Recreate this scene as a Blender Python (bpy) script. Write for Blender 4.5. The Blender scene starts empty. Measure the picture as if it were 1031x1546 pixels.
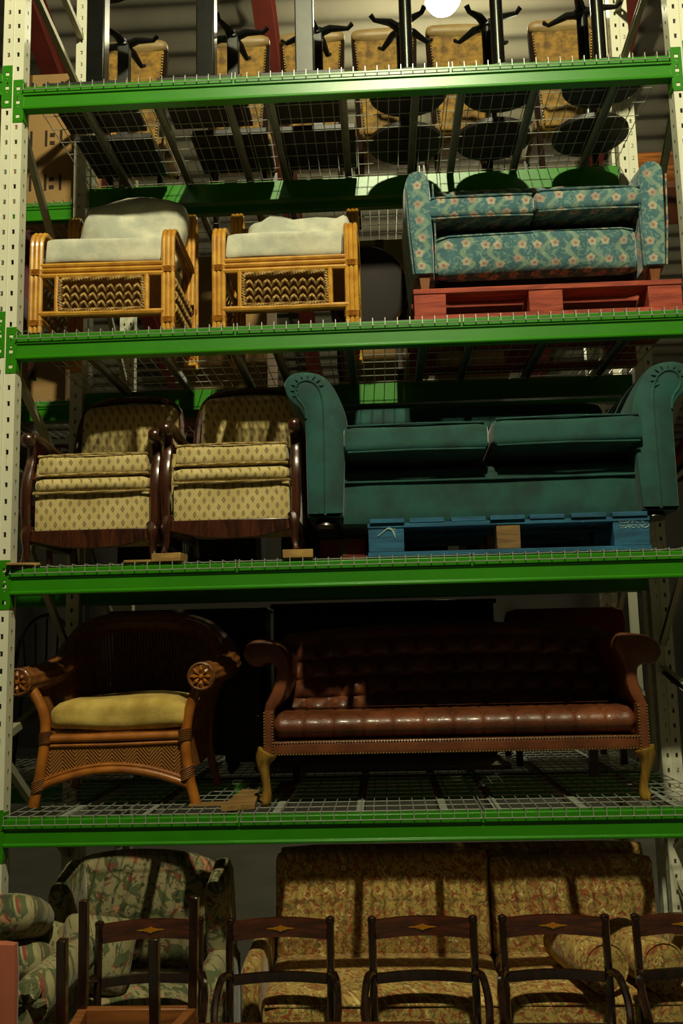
import bpy, math, random
import numpy as np
from mathutils import Vector, Matrix
random.seed(7)
PI = math.pi
SC = bpy.context.scene
COL = SC.collection

# ------------------------------------------------------------------ camera, light, exposure
IMG_W, IMG_H = 1031, 1546
CAM_F, CAM_YAW, CAM_PITCH, CAM_ROLL = 1402.34, 0.042055, 0.142707, -0.02384
CAM = Vector((1.62167, -3.95409, 1.90001))
_d = Vector((-math.sin(CAM_YAW) * math.cos(CAM_PITCH), math.cos(CAM_YAW) * math.cos(CAM_PITCH), math.sin(CAM_PITCH)))
_r0 = Vector((math.cos(CAM_YAW), math.sin(CAM_YAW), 0)); _u0 = _r0.cross(_d)
CAM_R = _r0 * math.cos(CAM_ROLL) + _u0 * math.sin(CAM_ROLL); CAM_U = CAM_R.cross(_d)
cam = bpy.data.cameras.new('camera'); cam_o = bpy.data.objects.new('camera', cam); COL.objects.link(cam_o)
cam.sensor_fit = 'VERTICAL'; cam.sensor_height = 36; cam.sensor_width = 24
cam.lens = CAM_F / IMG_H * 36; cam.clip_start = 0.05; cam.clip_end = 100
cam_o.matrix_world = Matrix((
    (CAM_R.x, CAM_U.x, -_d.x, CAM.x), (CAM_R.y, CAM_U.y, -_d.y, CAM.y), (CAM_R.z, CAM_U.z, -_d.z, CAM.z), (0, 0, 0, 1)))
SC.camera = cam_o
world = bpy.data.worlds.new('world'); SC.world = world; world.use_nodes = True
world.node_tree.nodes['Background'].inputs[0].default_value = (0.75, 0.85, 0.62, 1)
world.node_tree.nodes['Background'].inputs[1].default_value = 0.006
SC.view_settings.view_transform = 'Standard'; SC.view_settings.look = 'None'
SC.view_settings.gamma = 1; SC.view_settings.exposure = -0.45
SC.view_settings.use_curve_mapping = False
KEY_LOC = (1.9, -3.75, 7.35); KEY_W = 1950; LAMP_COL = (1.0, 0.95, 0.62)
BACK_W = 240; KEY_R = 0.11

def ray(px, py):
    return _d * CAM_F + CAM_R * (px - IMG_W / 2) - CAM_U * (py - IMG_H / 2)
def W(px, py, Y):                 # a photograph pixel on the vertical plane y = Y
    v = ray(px, py); return CAM + v * ((Y - CAM.y) / v.y)
def WZ(px, py, Z):                # a photograph pixel on the level z = Z
    v = ray(px, py); return CAM + v * ((Z - CAM.z) / v.z)
def XZ(pts, Y): return [(W(a, b, Y).x, W(a, b, Y).z) for a, b in pts]

# ------------------------------------------------------------------ mesh builder
class MB:
    def __init__(s): s.v = []; s.f = []
    def add(s, vs, fs):
        o = len(s.v); s.v += [tuple(p) for p in vs]; s.f += [tuple(i + o for i in f) for f in fs]; return s
    def box(s, x0, x1, y0, y1, z0, z1):
        return s.add([(x0,y0,z0),(x1,y0,z0),(x1,y1,z0),(x0,y1,z0),(x0,y0,z1),(x1,y0,z1),(x1,y1,z1),(x0,y1,z1)],
              [(0,3,2,1),(4,5,6,7),(0,1,5,4),(1,2,6,5),(2,3,7,6),(3,0,4,7)])
    def cbox(s, c, d): return s.box(c[0]-d[0]/2, c[0]+d[0]/2, c[1]-d[1]/2, c[1]+d[1]/2, c[2]-d[2]/2, c[2]+d[2]/2)
    def bar(s, a, b, w, h, up=(0,0,1)):      # rectangular bar from a to b
        a = Vector(a); b = Vector(b); t = (b - a).normalized(); sd = t.cross(Vector(up))
        if sd.length < 1e-4: sd = t.cross(Vector((1,0,0)))
        sd.normalize(); u = sd.cross(t); vs = []
        for p in (a, b):
            for i, j in ((-1,-1),(1,-1),(1,1),(-1,1)): vs.append(p + sd * (i * w / 2) + u * (j * h / 2))
        return s.add(vs, [(3,2,1,0),(4,5,6,7),(0,1,5,4),(1,2,6,5),(2,3,7,6),(3,0,4,7)])
    def rbox(s, c, d, r=0.03, n=7, puff=(0,0,0), warp=None):   # rounded, optionally plumped box
        idx = {}; vs = []; fs = []
        h = [d[i] / 2 for i in range(3)]; r = min(r, min(h))
        def pt(g):
            if g in idx: return idx[g]
            u = [2 * k / n - 1 for k in g]
            u = [math.sin(q * PI / 2) * 0.45 + q * 0.55 for q in u]
            p = [u[i] * h[i] for i in range(3)]
            q = [max(-(h[i] - r), min(h[i] - r, p[i])) for i in range(3)]
            dv = Vector([p[i] - q[i] for i in range(3)])
            if dv.length > 1e-9:
                dv.normalize()
                p = [q[i] + dv[i] * r for i in range(3)]
            for i in range(3):
                if puff[i]:
                    j, k = (i + 1) % 3, (i + 2) % 3
                    p[i] += puff[i] * u[i] * (1 - u[j] ** 2) * (1 - u[k] ** 2)
            p = Vector(p) + Vector(c)
            if warp: p = Vector(warp(p))
            idx[g] = len(vs); vs.append(p); return idx[g]
        for ax in range(3):
            for side in (0, n):
                for a in range(n):
                    for b in range(n):
                        def g(i, j):
                            t = [0, 0, 0]; t[ax] = side; t[(ax+1) % 3] = i; t[(ax+2) % 3] = j; return tuple(t)
                        q = [pt(g(a,b)), pt(g(a+1,b)), pt(g(a+1,b+1)), pt(g(a,b+1))]
                        fs.append(q if side else q[::-1])
        return s.add(vs, fs)
    def tube(s, pts, r, seg=8, closed=False, caps=True, flat=1.0, up=None, rib=None):
        P = [Vector(p) for p in pts]; n = len(P)
        R = r if isinstance(r, (list, tuple)) else [r] * n
        T = []
        for i in range(n):
            if closed: t = P[(i+1) % n] - P[i-1]
            else: t = P[min(i+1, n-1)] - P[max(i-1, 0)]
            T.append(t.normalized() if t.length > 1e-9 else Vector((0,0,1)))
        ref = Vector(up) if up else (Vector((0,0,1)) if abs(T[0].z) < 0.9 else Vector((0,1,0)))
        nrm = (ref - T[0] * ref.dot(T[0])).normalized(); vs = []; fs = []
        for i in range(n):
            nrm = nrm - T[i] * nrm.dot(T[i])
            nrm = nrm.normalized() if nrm.length > 1e-6 else T[i].orthogonal().normalized()
            b = T[i].cross(nrm)
            for k in range(seg):
                a = 2 * PI * k / seg; q = R[i] * (rib(k) if rib else 1); vs.append(P[i] + nrm * (math.cos(a) * q * flat) + b * (math.sin(a) * q))
        for i in range(n if closed else n - 1):
            j = (i + 1) % n
            for k in range(seg):
                l = (k + 1) % seg; fs.append((i*seg+k, i*seg+l, j*seg+l, j*seg+k))
        if caps and not closed:
            fs.append(tuple(range(seg))[::-1]); fs.append(tuple((n-1)*seg + k for k in range(seg)))
        return s.add(vs, fs)
    def cyl(s, a, b, r, seg=12, r2=None): return s.tube([a, b], [r, r if r2 is None else r2], seg)
    def lathe(s, prof, c=(0,0,0), axis='z', seg=16):
        vs = []; fs = []; n = len(prof)
        for r, h in prof:
            for k in range(seg):
                a = 2 * PI * k / seg; x, y = r * math.cos(a), r * math.sin(a)
                p = {'z': (x, y, h), 'y': (x, h, -y), 'x': (h, x, y)}[axis]
                vs.append((p[0]+c[0], p[1]+c[1], p[2]+c[2]))
        for i in range(n - 1):
            for k in range(seg):
                l = (k + 1) % seg; fs.append((i*seg+k, i*seg+l, (i+1)*seg+l, (i+1)*seg+k))
        fs.append(tuple(range(seg))[::-1]); fs.append(tuple((n-1)*seg + k for k in range(seg)))
        return s.add(vs, fs)
    def prism(s, poly, y0, y1, plane='xz', y0f=None):     # polygon extruded through depth
        n = len(poly); vs = []
        for y in (y0, y1):
            for a, b in poly:
                vs.append({'xz': (a, y, b), 'yz': (y, a, b), 'xy': (a, b, y)}[plane])
        fs = [tuple(range(n)), tuple(range(n, 2*n))[::-1]] + [(i, n + i, n + (i+1) % n, (i+1) % n) for i in range(n)]
        ar = sum(poly[i][0]*poly[(i+1) % n][1] - poly[(i+1) % n][0]*poly[i][1] for i in range(n))
        if (ar < 0) != (plane == 'yz'): fs = [f[::-1] for f in fs]
        if plane == 'xy': fs = [f[::-1] for f in fs]
        return s.add(vs, fs)
    def sweep(s, prof, a, b, frame=None):     # open/closed profile list of (y,z) along x from a to b
        n = len(prof); vs = [(a, y, z) for y, z in prof] + [(b, y, z) for y, z in prof]
        return s.add(vs, [(i, (i+1) % n, n + (i+1) % n, n + i) for i in range(n)] + [tuple(range(n))[::-1], tuple(range(n, 2*n))])
    def loft(s, rings, caps=True, closed=True):
        n = len(rings[0]); vs = [p for r in rings for p in r]; fs = []
        for i in range(len(rings) - 1):
            for k in range(n if closed else n - 1):
                l = (k + 1) % n; fs.append((i*n+k, i*n+l, (i+1)*n+l, (i+1)*n+k))
        if caps and closed: fs.append(tuple(range(n))[::-1]); fs.append(tuple((len(rings)-1)*n + k for k in range(n)))
        return s.add(vs, fs)
    def grid(s, fn, nu, nv, back=None):        # surface fn(u,v); with back thickness vector closes it
        vs = [Vector(fn(i / nu, j / nv)) for j in range(nv + 1) for i in range(nu + 1)]
        w = nu + 1; fs = [(j*w+i, j*w+i+1, (j+1)*w+i+1, (j+1)*w+i) for j in range(nv) for i in range(nu)]
        if back is not None:
            m = len(vs); bk = Vector(back); vs = vs + [p + bk for p in vs]
            fs += [tuple(m + k for k in f[::-1]) for f in list(fs)]
            ed = [(i, i+1) for i in range(nu)] + [((j+1)*w-1, (j+2)*w-1) for j in range(nv)] + \
                 [(nv*w+i+1, nv*w+i) for i in range(nu)] + [((j+1)*w, j*w) for j in range(nv)]
            fs += [(b, a, a + m, b + m) for a, b in ed]
        return s.add(vs, fs)
    def xf(s, M):
        s.v = [tuple(M @ Vector(p)) for p in s.v]; return s
    def moved(s, t): return s.xf(Matrix.Translation(t))

def arc(c, r, a0, a1, n, plane='yz', x=0):
    out = []
    for i in range(n + 1):
        a = math.radians(a0 + (a1 - a0) * i / n); p, q = c[0] + r * math.cos(a), c[1] + r * math.sin(a)
        out.append({'yz': (x, p, q), 'xz': (p, x, q), 'xy': (p, q, x)}[plane])
    return out
def smooth(pts, it=2, closed=False):          # Chaikin corner cutting
    P = [Vector(p) for p in pts]
    for _ in range(it):
        Q = [] if closed else [P[0]]
        for i in range(len(P) if closed else len(P) - 1):
            a, b = P[i], P[(i+1) % len(P)]; Q += [a * .75 + b * .25, a * .25 + b * .75]
        if not closed: Q.append(P[-1])
        P = Q
    return P
def smooth2(pts, it=2, closed=True): return [(p.x, p.y) for p in smooth([(a, b, 0) for a, b in pts], it, closed)]

# ------------------------------------------------------------------ scene objects
def mesh_of(name, mb, mat, ang=38):
    me = bpy.data.meshes.new(name); me.from_pydata(mb.v, [], mb.f); me.update()
    me.materials.append(mat)
    me.shade_smooth(); me.set_sharp_from_angle(angle=math.radians(ang))
    return me
def thing(name, label, cat, loc=(0,0,0), rz=0, group=None):
    o = bpy.data.objects.new(name, None); COL.objects.link(o); o.empty_display_size = .1
    o.location = loc; o.rotation_euler = (0, 0, rz); o['label'] = label; o['category'] = cat
    if group: o['group'] = group
    return o
def part(name, mb, mat, parent, label=None, local=False, bevel=0, ang=38, stuff=False):
    """mb in world space (moved to the root's frame) unless local"""
    r = parent if parent.parent is None else parent.parent
    if not local: mb.moved(-Vector(r.location))
    o = bpy.data.objects.new(name, mesh_of(name, mb, mat, ang)); COL.objects.link(o); o.parent = parent
    if bevel:
        m = o.modifiers.new('bevel', 'BEVEL'); m.width = bevel; m.segments = 2; m.limit_method = 'ANGLE'
    if label: o['label'] = label
    if stuff: o['kind'] = 'stuff'
    return o
def single(name, mb, mat, label, cat, loc=(0,0,0), group=None, bevel=0, ang=38):
    mb.moved(-Vector(loc))
    o = bpy.data.objects.new(name, mesh_of(name, mb, mat, ang)); COL.objects.link(o); o.location = loc
    o['label'] = label; o['category'] = cat
    if group: o['group'] = group
    if bevel:
        m = o.modifiers.new('bevel', 'BEVEL'); m.width = bevel; m.segments = 2; m.limit_method = 'ANGLE'
    return o
def struct(name, mb, mat, ang=38):
    o = bpy.data.objects.new(name, mesh_of(name, mb, mat, ang)); COL.objects.link(o); o['kind'] = 'structure'; return o
def dup(root, loc, rz=0, label=None, group=None, skip=()):
    def cp(o, par):
        c = o.copy(); COL.objects.link(c)
        if par is not None: c.parent = par
        for ch in list(o.children):
            if ch.name.split('.')[0] not in skip: cp(ch, c)
        return c
    c = cp(root, None); c.location = loc; c.rotation_euler = (0, 0, rz)
    if label: c['label'] = label
    if group: c['group'] = group
    return c

# ------------------------------------------------------------------ materials
def lin(c):
    if isinstance(c, str): c = tuple(int(c[i:i+2], 16) for i in (0, 2, 4))
    return tuple((v / 255 / 12.92) if v / 255 <= .04045 else ((v / 255 + .055) / 1.055) ** 2.4 for v in c)
MATS = {}
class NT:
    def __init__(s, m): s.t = m.node_tree; s.n = s.t.nodes; s.l = s.t.links
    def new(s, typ, **kw):
        n = s.n.new(typ)
        for k, v in kw.items(): setattr(n, k, v)
        return n
    def put(s, sock, v):
        if hasattr(v, 'is_output'): s.l.new(v, sock)
        elif isinstance(v, (tuple, list)) and len(v) == 3 and sock.type == 'RGBA': sock.default_value = (*v, 1)
        else: sock.default_value = v
    def math(s, op, a, b=0.0, c=0.0):
        n = s.new('ShaderNodeMath', operation=op)
        s.put(n.inputs[0], a); s.put(n.inputs[1], b); s.put(n.inputs[2], c); return n.outputs[0]
    def mix(s, f, a, b, mode='MIX'):
        n = s.new('ShaderNodeMix', data_type='RGBA', blend_type=mode)
        s.put(n.inputs[0], f); s.put(n.inputs[6], a); s.put(n.inputs[7], b); return n.outputs[2]
    def coord(s): return s.new('ShaderNodeTexCoord').outputs['Object']
    def noise(s, scale, detail=4, vec=None, rough=.55, dist=0):
        n = s.new('ShaderNodeTexNoise'); n.inputs['Scale'].default_value = scale; n.inputs['Detail'].default_value = detail
        n.inputs['Roughness'].default_value = rough; n.inputs['Distortion'].default_value = dist
        s.l.new(vec if vec is not None else s.coord(), n.inputs['Vector']); return n.outputs['Fac']
    def ramp(s, f, a, b):       # smooth 0..1 between a and b
        n = s.new('ShaderNodeMapRange', interpolation_type='SMOOTHSTEP')
        s.put(n.inputs[0], f); n.inputs[1].default_value = a; n.inputs[2].default_value = b; return n.outputs[0]
    def map(s, vec, sc=(1,1,1), rot=(0,0,0), loc=(0,0,0)):
        n = s.new('ShaderNodeMapping'); s.l.new(vec, n.inputs[0]); n.inputs[1].default_value = loc
        n.inputs[2].default_value = rot; n.inputs[3].default_value = sc; return n.outputs[0]
    def uv(s):                   # object space folded to two axes that work on fronts, tops and sides
        sp = s.new('ShaderNodeSeparateXYZ'); s.l.new(s.coord(), sp.inputs[0]); x, y, z = sp.outputs
        u = s.math('ADD', x, s.math('MULTIPLY', y, .6)); v = s.math('SUBTRACT', z, s.math('MULTIPLY', y, .8)); return u, v
    def comb(s, u, v, w=0.0):
        n = s.new('ShaderNodeCombineXYZ'); s.put(n.inputs[0], u); s.put(n.inputs[1], v); s.put(n.inputs[2], w); return n.outputs[0]
def base_mat(name, rough=.6, metal=0, sheen=0, coat=0, spec=.5):
    m = bpy.data.materials.new(name); m.use_nodes = True; t = NT(m)
    b = t.n['Principled BSDF']; b.inputs['Roughness'].default_value = rough; b.inputs['Metallic'].default_value = metal
    b.inputs['Specular IOR Level'].default_value = spec
    if sheen: b.inputs['Sheen Weight'].default_value = sheen; b.inputs['Sheen Roughness'].default_value = .35
    if coat: b.inputs['Coat Weight'].default_value = coat; b.inputs['Coat Roughness'].default_value = .15
    return m, t, b
def bump(t, b, h, strength, dist=.01):
    n = t.new('ShaderNodeBump'); n.inputs['Strength'].default_value = strength; n.inputs['Distance'].default_value = dist
    t.put(n.inputs['Height'], h); t.l.new(n.outputs[0], b.inputs['Normal'])
def mat(name, col, rough=.6, metal=0, var=.25, scale=6, bmp=0, bscale=60, sheen=0, coat=0, col2=None, spec=.5, stretch=(1,1,1), detail=4):
    if name in MATS: return MATS[name]
    m, t, b = base_mat(name, rough, metal, sheen, coat, spec); c = lin(col)
    c2 = lin(col2) if col2 else tuple(v * (1 - var) for v in c)
    vec = t.map(t.coord(), stretch)
    f = t.ramp(t.noise(scale, detail, vec), .3, .7)
    t.l.new(t.mix(f, c2, c), b.inputs['Base Color'])
    if bmp: bump(t, b, t.noise(bscale, 3, vec), bmp)
    MATS[name] = m; return m
def emit(name, col, strength):
    m = bpy.data.materials.new(name); m.use_nodes = True; t = NT(m); t.n.clear()
    e = t.new('ShaderNodeEmission'); e.inputs[0].default_value = (*col, 1); e.inputs[1].default_value = strength
    o = t.new('ShaderNodeOutputMaterial'); t.l.new(e.outputs[0], o.inputs[0]); return m

def wood(name, dark, light, rough=.45, axis='x', coat=.0, scale=10):
    if name in MATS: return MATS[name]
    m, t, b = base_mat(name, rough, coat=coat)
    st = {'x': (.12, 1, 1), 'y': (1, .12, 1), 'z': (1, 1, .12)}[axis]
    v = t.map(t.coord(), st); f = t.noise(scale * 3, 5, v, .6, 1.2)
    t.l.new(t.mix(t.ramp(f, .3, .72), lin(dark), lin(light)), b.inputs['Base Color'])
    bump(t, b, f, .15, .004); MATS[name] = m; return m

M_CREAM = mat('cream_paint', 'd8d6bc', .42, var=.06, scale=3)
def _rust():
    t = NT(M_CREAM); b = t.n['Principled BSDF']; old = b.inputs['Base Color'].links[0].from_socket
    f = t.ramp(t.noise(9, 3, t.map(t.coord(), (2.2, 2.2, .35))), .69, .76)
    t.l.new(t.mix(t.math('MULTIPLY', f, .7), old, lin('b07a34')), b.inputs['Base Color'])
_rust()
M_GREEN = mat('green_paint', '2c7c02', .36, var=.14, scale=2.5)
M_WIRE = mat('galvanised_wire', 'b6b8aa', .4, .5, var=.2, scale=30)
M_CHAN = mat('galvanised_channel', '9a9c8e', .5, .25, var=.25, scale=12)
M_BRACE = mat('brace_steel', 'a7a389', .5, .2, var=.15, scale=10)
M_BLACK = mat('black_paint', '101010', .35, var=.2)
M_DARKWOOD = wood('dark_wood', '170b06', '3a1c0e', .35, 'x', .3)
M_TABLE = wood('mahogany_table', '2a0f08', '5a2412', .35, 'x', .3)

# ------------------------------------------------------------------ building
def build_shell():
    m_floor = mat('concrete_floor', '6a685c', .8, var=.3, scale=1.2, bmp=.2)
    struct('floor', MB().box(-11, 14, -14, 15, -.1, 0), m_floor)
    m_wall = mat('wall_paint', '46423a', .9, var=.12, scale=.7)
    struct('wall_back', MB().box(-11, 14, 15, 15.2, 0, 6), m_wall)
    struct('wall_left', MB().box(-11.2, -11, -14, 15, 0, 11.6), m_wall)
    struct('wall_right', MB().box(14, 14.2, -14, 15, 0, 11.6), m_wall)
    m_roof = mat('fibre_cement_roof', '857f6c', .9, var=.3, scale=.8, bmp=.25, bscale=30)
    def slope(y0, z0, y1, z1, name):
        L = math.hypot(y1 - y0, z1 - z0); n = int(L / .026); mb = MB(); vs = []; fs = []
        for i in range(n + 1):
            t = i / n; w = .022 * math.sin(2 * PI * t * L / .3) + .02 * ((t * L / 1.4) % 1)
            vs += [(-11, y0 + (y1-y0)*t, z0 + (z1-z0)*t + w), (14, y0 + (y1-y0)*t, z0 + (z1-z0)*t + w)]
            if i: fs.append((2*i-2, 2*i-1, 2*i+1, 2*i))
        mb.add(vs, fs); struct(name, mb, m_roof, 80)
    slope(-4, 11.3, 15.2, 5.54, 'ceiling'); slope(-4, 11.3, -14, 8.3, 'ceiling.001')
    m_red = mat('red_oxide_steel', '6b2418', .6, var=.25, scale=5)
    k = 0
    for x in (-4.9, -1.75, .6, 4.3, 7.6):
        for y0, z0, y1, z1 in ((-4, 11.1, 15, 5.4), (-4, 11.1, -14, 8.1)):
            mb = MB(); n = Vector((0, .29, .957)) if y1 > 0 else Vector((0, -.29, .957))
            a, b = Vector((x, y0, z0)), Vector((x, y1, z1))
            mb.bar(a, b, .2, .02, n); mb.bar(a - n*.36, b - n*.36, .2, .02, n); mb.bar(a - n*.18, b - n*.18, .02, .34, n)
            k += 1; struct('trim_%d' % k, mb, m_red)
build_shell()

def high_bay_lamp(loc, label, watts, r=.11, bare=False):
    t = thing('pendant_lamp', label, 'lamp', loc)
    m = mat('lamp_shade', 'b9bcae', .35, .6, var=.1)
    sh = MB().lathe([(.05, .32), (.09, .30), (.11, .2), (.2, .1), (.27, .0), (.265, -.002), (.19, .095), (.1, .19), (.04, .29)], seg=24)
    if bare: sh = MB().lathe([(.03, .34), (.05, .33), (.06, .2), (.05, .19)], seg=16)
    part('lamp_cap' if bare else 'shade', sh, m, t, local=True)
    part('bulb', MB().lathe([(.01, -.03), (.06, -.015), (.08, .03), (.06, .09), (.03, .15), (.03, .2)] if not bare else [(.01, -.1), (.12, -.075), (.17, .0), (.14, .1), (.06, .18), (.05, .2)], seg=16), emit('lamp_glow', (1, .95, .7), 40), t, local=True, label='glowing lamp bulb')
    part('cable', MB().cyl((0, 0, .3), (0, 0, 11.3 - .3 * abs(loc[1] + 4) - loc[2]), .008, 6), M_BLACK, t, local=True)
    l = bpy.data.lights.new('lamp_light', 'POINT'); l.energy = watts; l.color = LAMP_COL; l.shadow_soft_size = r
    lo = bpy.data.objects.new('lamp_light', l); COL.objects.link(lo); lo.parent = t; lo.location = (0, 0, -.22 if bare else -.16)
    return t
high_bay_lamp((2.9, 4.4, 4.85), 'pendant lamp in the aisle behind the rear rack', 130, .08, True)
high_bay_lamp(KEY_LOC, 'pendant warehouse lamp with metal shade hanging over the aisle', KEY_W, KEY_R)
LP = W(668, 3, 4.2)
high_bay_lamp((LP.x, LP.y, LP.z), 'glowing pendant lamp hanging behind the gold chairs of the top shelf', BACK_W, .08, True)

# ------------------------------------------------------------------ pallet racking
ZB = [4.409, 3.202, 2.149, 1.10]      # undersides of the beams, top shelf first
BH = .113
DECK = [z + BH + .012 for z in ZB]
CONTENT = ['upturned tables', 'rattan chairs and floral sofa', 'patterned armchairs and teal sofa', 'wicker chair and leather sofa']

def perforated(mb, x0, x1, z0, z1, holes, y, flip=False, fn=None):
    """flat panel in x/z at depth y with rectangular openings [(hx0,hx1,hz0,hz1)]"""
    xs = sorted({x0, x1, *[h[0] for h in holes], *[h[1] for h in holes]})
    zs = sorted({z0, z1, *[h[2] for h in holes], *[h[3] for h in holes]})
    idx = {}; vs = []; fs = []
    def v(i, j):
        if (i, j) not in idx:
            idx[(i, j)] = len(vs); p = (xs[i], y, zs[j]); vs.append(fn(p) if fn else p)
        return idx[(i, j)]
    for j in range(len(zs) - 1):
        cz = (zs[j] + zs[j+1]) / 2; row = [h for h in holes if h[2] < cz < h[3]]
        for i in range(len(xs) - 1):
            cx = (xs[i] + xs[i+1]) / 2
            if any(h[0] < cx < h[1] for h in row): continue
            q = (v(i, j), v(i+1, j), v(i+1, j+1), v(i, j+1)); fs.append(q[::-1] if flip else q)
    return mb.add(vs, fs)
def post(x0, x1, y0, y1, ztop, cols, pitch=.0735, front=True, sidehole=True):
    """open C-section upright with slotted face"""
    mb = MB(); w = x1 - x0; yf = y0 if front else y1
    rows = [k * pitch + .05 for k in range(int((ztop - .1) / pitch))]
    hl = []
    for c in cols:
        for z in rows: hl.append((x0 + c - .006, x0 + c + .006, z, z + .022))
    perforated(mb, x0, x1, 0, ztop, hl, y0)
    perforated(mb, x0, x1, 0, ztop, hl, y0 + .004, True)
    sh = [((y0 + y1) / 2 - .006, (y0 + y1) / 2 + .006, z + .02, z + .04) for z in rows] if sidehole else []
    for X, fl in ((x0, True), (x0 + .003, False), (x1, False), (x1 - .003, True)):
        perforated(mb, y0, y1, 0, ztop, sh, X, fl, lambda p: (p[1], p[0], p[2]))
    mb.box(x0, x0 + w * .3, y1 - .004, y1, 0, ztop); mb.box(x1 - w * .3, x1, y1 - .004, y1, 0, ztop)
    mb.tube([((x0+x1)/2, y0 - .0005, 0), ((x0+x1)/2, y0 - .0005, ztop)], .0025, 4) if len(cols) > 1 else None
    return mb
BRACES = [(5.55, 5.45), (5.22, 5.1), (4.45, 3.66), (3.22, 2.72), (2.73, 2.64), (2.62, 1.86), (1.53, 1.74), (1.48, .86), (.2, .7)]
def upright_frame(x, Y0, label, rear_single=False, back=False):
    t = thing('rack_upright_frame', label, 'rack', (x + .05, Y0, 0))
    def rel(mb): return mb
    part('post', post(x, x + .1, Y0 + .0012, Y0 + .08, 6.2, [.027, .073]), M_CREAM, t)
    if rear_single: part('post', post(x + .022, x + .092, Y0 + .95, Y0 + 1.02, 6.2, [.032]), M_CREAM, t)
    else: part('post', post(x + .005, x + .105, Y0 + .95, Y0 + 1.02, 6.2, [.03, .075]), M_CREAM, t)
    for a, b in BRACES:
        mb = MB(); A, B = Vector((x + .05, Y0 + .06, a)), Vector((x + .05, Y0 + .97, b))
        mb.bar(A + Vector((.014, 0, 0)), B + Vector((.014, 0, 0)), .004, .034, (0, 0, 1)); mb.bar(A - Vector((.0, 0, .016)), B - Vector((.0, 0, .016)), .03, .004, (0, 0, 1))
        mb.bar(A + Vector((0, 0, .016)), B + Vector((0, 0, .016)), .03, .004, (0, 0, 1))
        part('brace', mb, M_BRACE, t)
    for y in (Y0 + .042, Y0 + .985):
        part('foot_plate', MB().box(x - .02, x + .12, y - .06, y + .06, .0, .008), M_CREAM, t)
    return t
FR_L, FR_R = -.09, 3.005
upright_frame(FR_L, 0, 'cream slotted rack upright frame beside the rattan, patterned and wicker chairs', True)
upright_frame(FR_R, 0, 'cream slotted rack upright frame beside the sofas', False)
upright_frame(FR_L - .03, 1.12, 'cream rack upright frame of the rear rack behind the armchairs')
upright_frame(FR_R + .01, 1.12, 'cream rack upright frame of the rear rack behind the sofas')

BEAM_PROF = [(.045, 0), (-.004, 0), (-.006, .004), (-.006, .01), (.001, .016), (.003, .066), (-.004, .071), (-.004, .109), (0, BH), (.045, BH)]
def rack_beam(x0, x1, yf, zb, label, rear=False, conn='both', group=None, dz=0):
    """yf: depth of the front face; rear beams are mirrored"""
    t = thing('rack_crossbeam', label, 'beam', ((x0 + x1) / 2, yf, zb), group=group)
    sg = -1 if rear else 1
    prof = [(yf + sg * (y), zb + z) for y, z in BEAM_PROF]
    if rear: prof = prof[::-1]
    part('beam', MB().sweep(prof[::-1], x0, x1), M_GREEN, t, bevel=.0012)
    ends = []
    if conn in ('both', 'left'): ends.append((x0, -1))
    if conn in ('both', 'right'): ends.append((x1, 1))
    for xe, s in ends:
        mb = MB(); a, b = (xe - .046, xe + .001) if s < 0 else (xe - .001, xe + .046)
        z0, z1 = zb - .062, zb + .152; cx = (a + b) / 2
        hl = [(cx - .0085, cx + .0085, z0 + k, z0 + k + .017) for k in (.022, .092, .162)] + \
             [(cx - .0035, cx + .0035, z0 + k, z0 + k + .006) for k in (.078, .147)] + [(cx - .005, cx + .005, z0 + .118, z0 + .127)]
        yp = yf - .0015 if not rear else yf + .002
        perforated(mb, a, b, z0, z1, hl, yp); perforated(mb, a, b, z0, z1, hl, yp + .0015, True)
        ys = sorted((yf - sg * .002, yf + sg * .05))
        mb.box(xe if s < 0 else xe - .004, xe + .004 if s < 0 else xe, ys[0], ys[1], z0 + .01, z1 - .01)
        part('connector', mb, M_GREEN, t, label='green slotted beam end connector')
    return t
for i, zb in enumerate(ZB):
    rack_beam(0.011, 3.004, 0, zb, 'green front rack beam holding up the ' + CONTENT[i])
    rack_beam(0.011, 3.004, 1.025, zb, 'green rear rack beam behind the ' + CONTENT[i], rear=True, conn='none')
for i, zb in enumerate(ZB):
    rack_beam(-1.6, -.087, 0, zb + .075, 'green rack beam end of the neighbouring bay, beside the ' + CONTENT[i].split(' and')[0], conn='right')
    if i < 2: rack_beam(3.105, 4.4, 0, zb + .03, 'green rack beam of the neighbouring bay beyond the ' + CONTENT[i], conn='left')
    rack_beam(-.02, 3.015, 1.12, zb, 'green front beam of the rear rack, level with the ' + CONTENT[i], conn='none')

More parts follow.
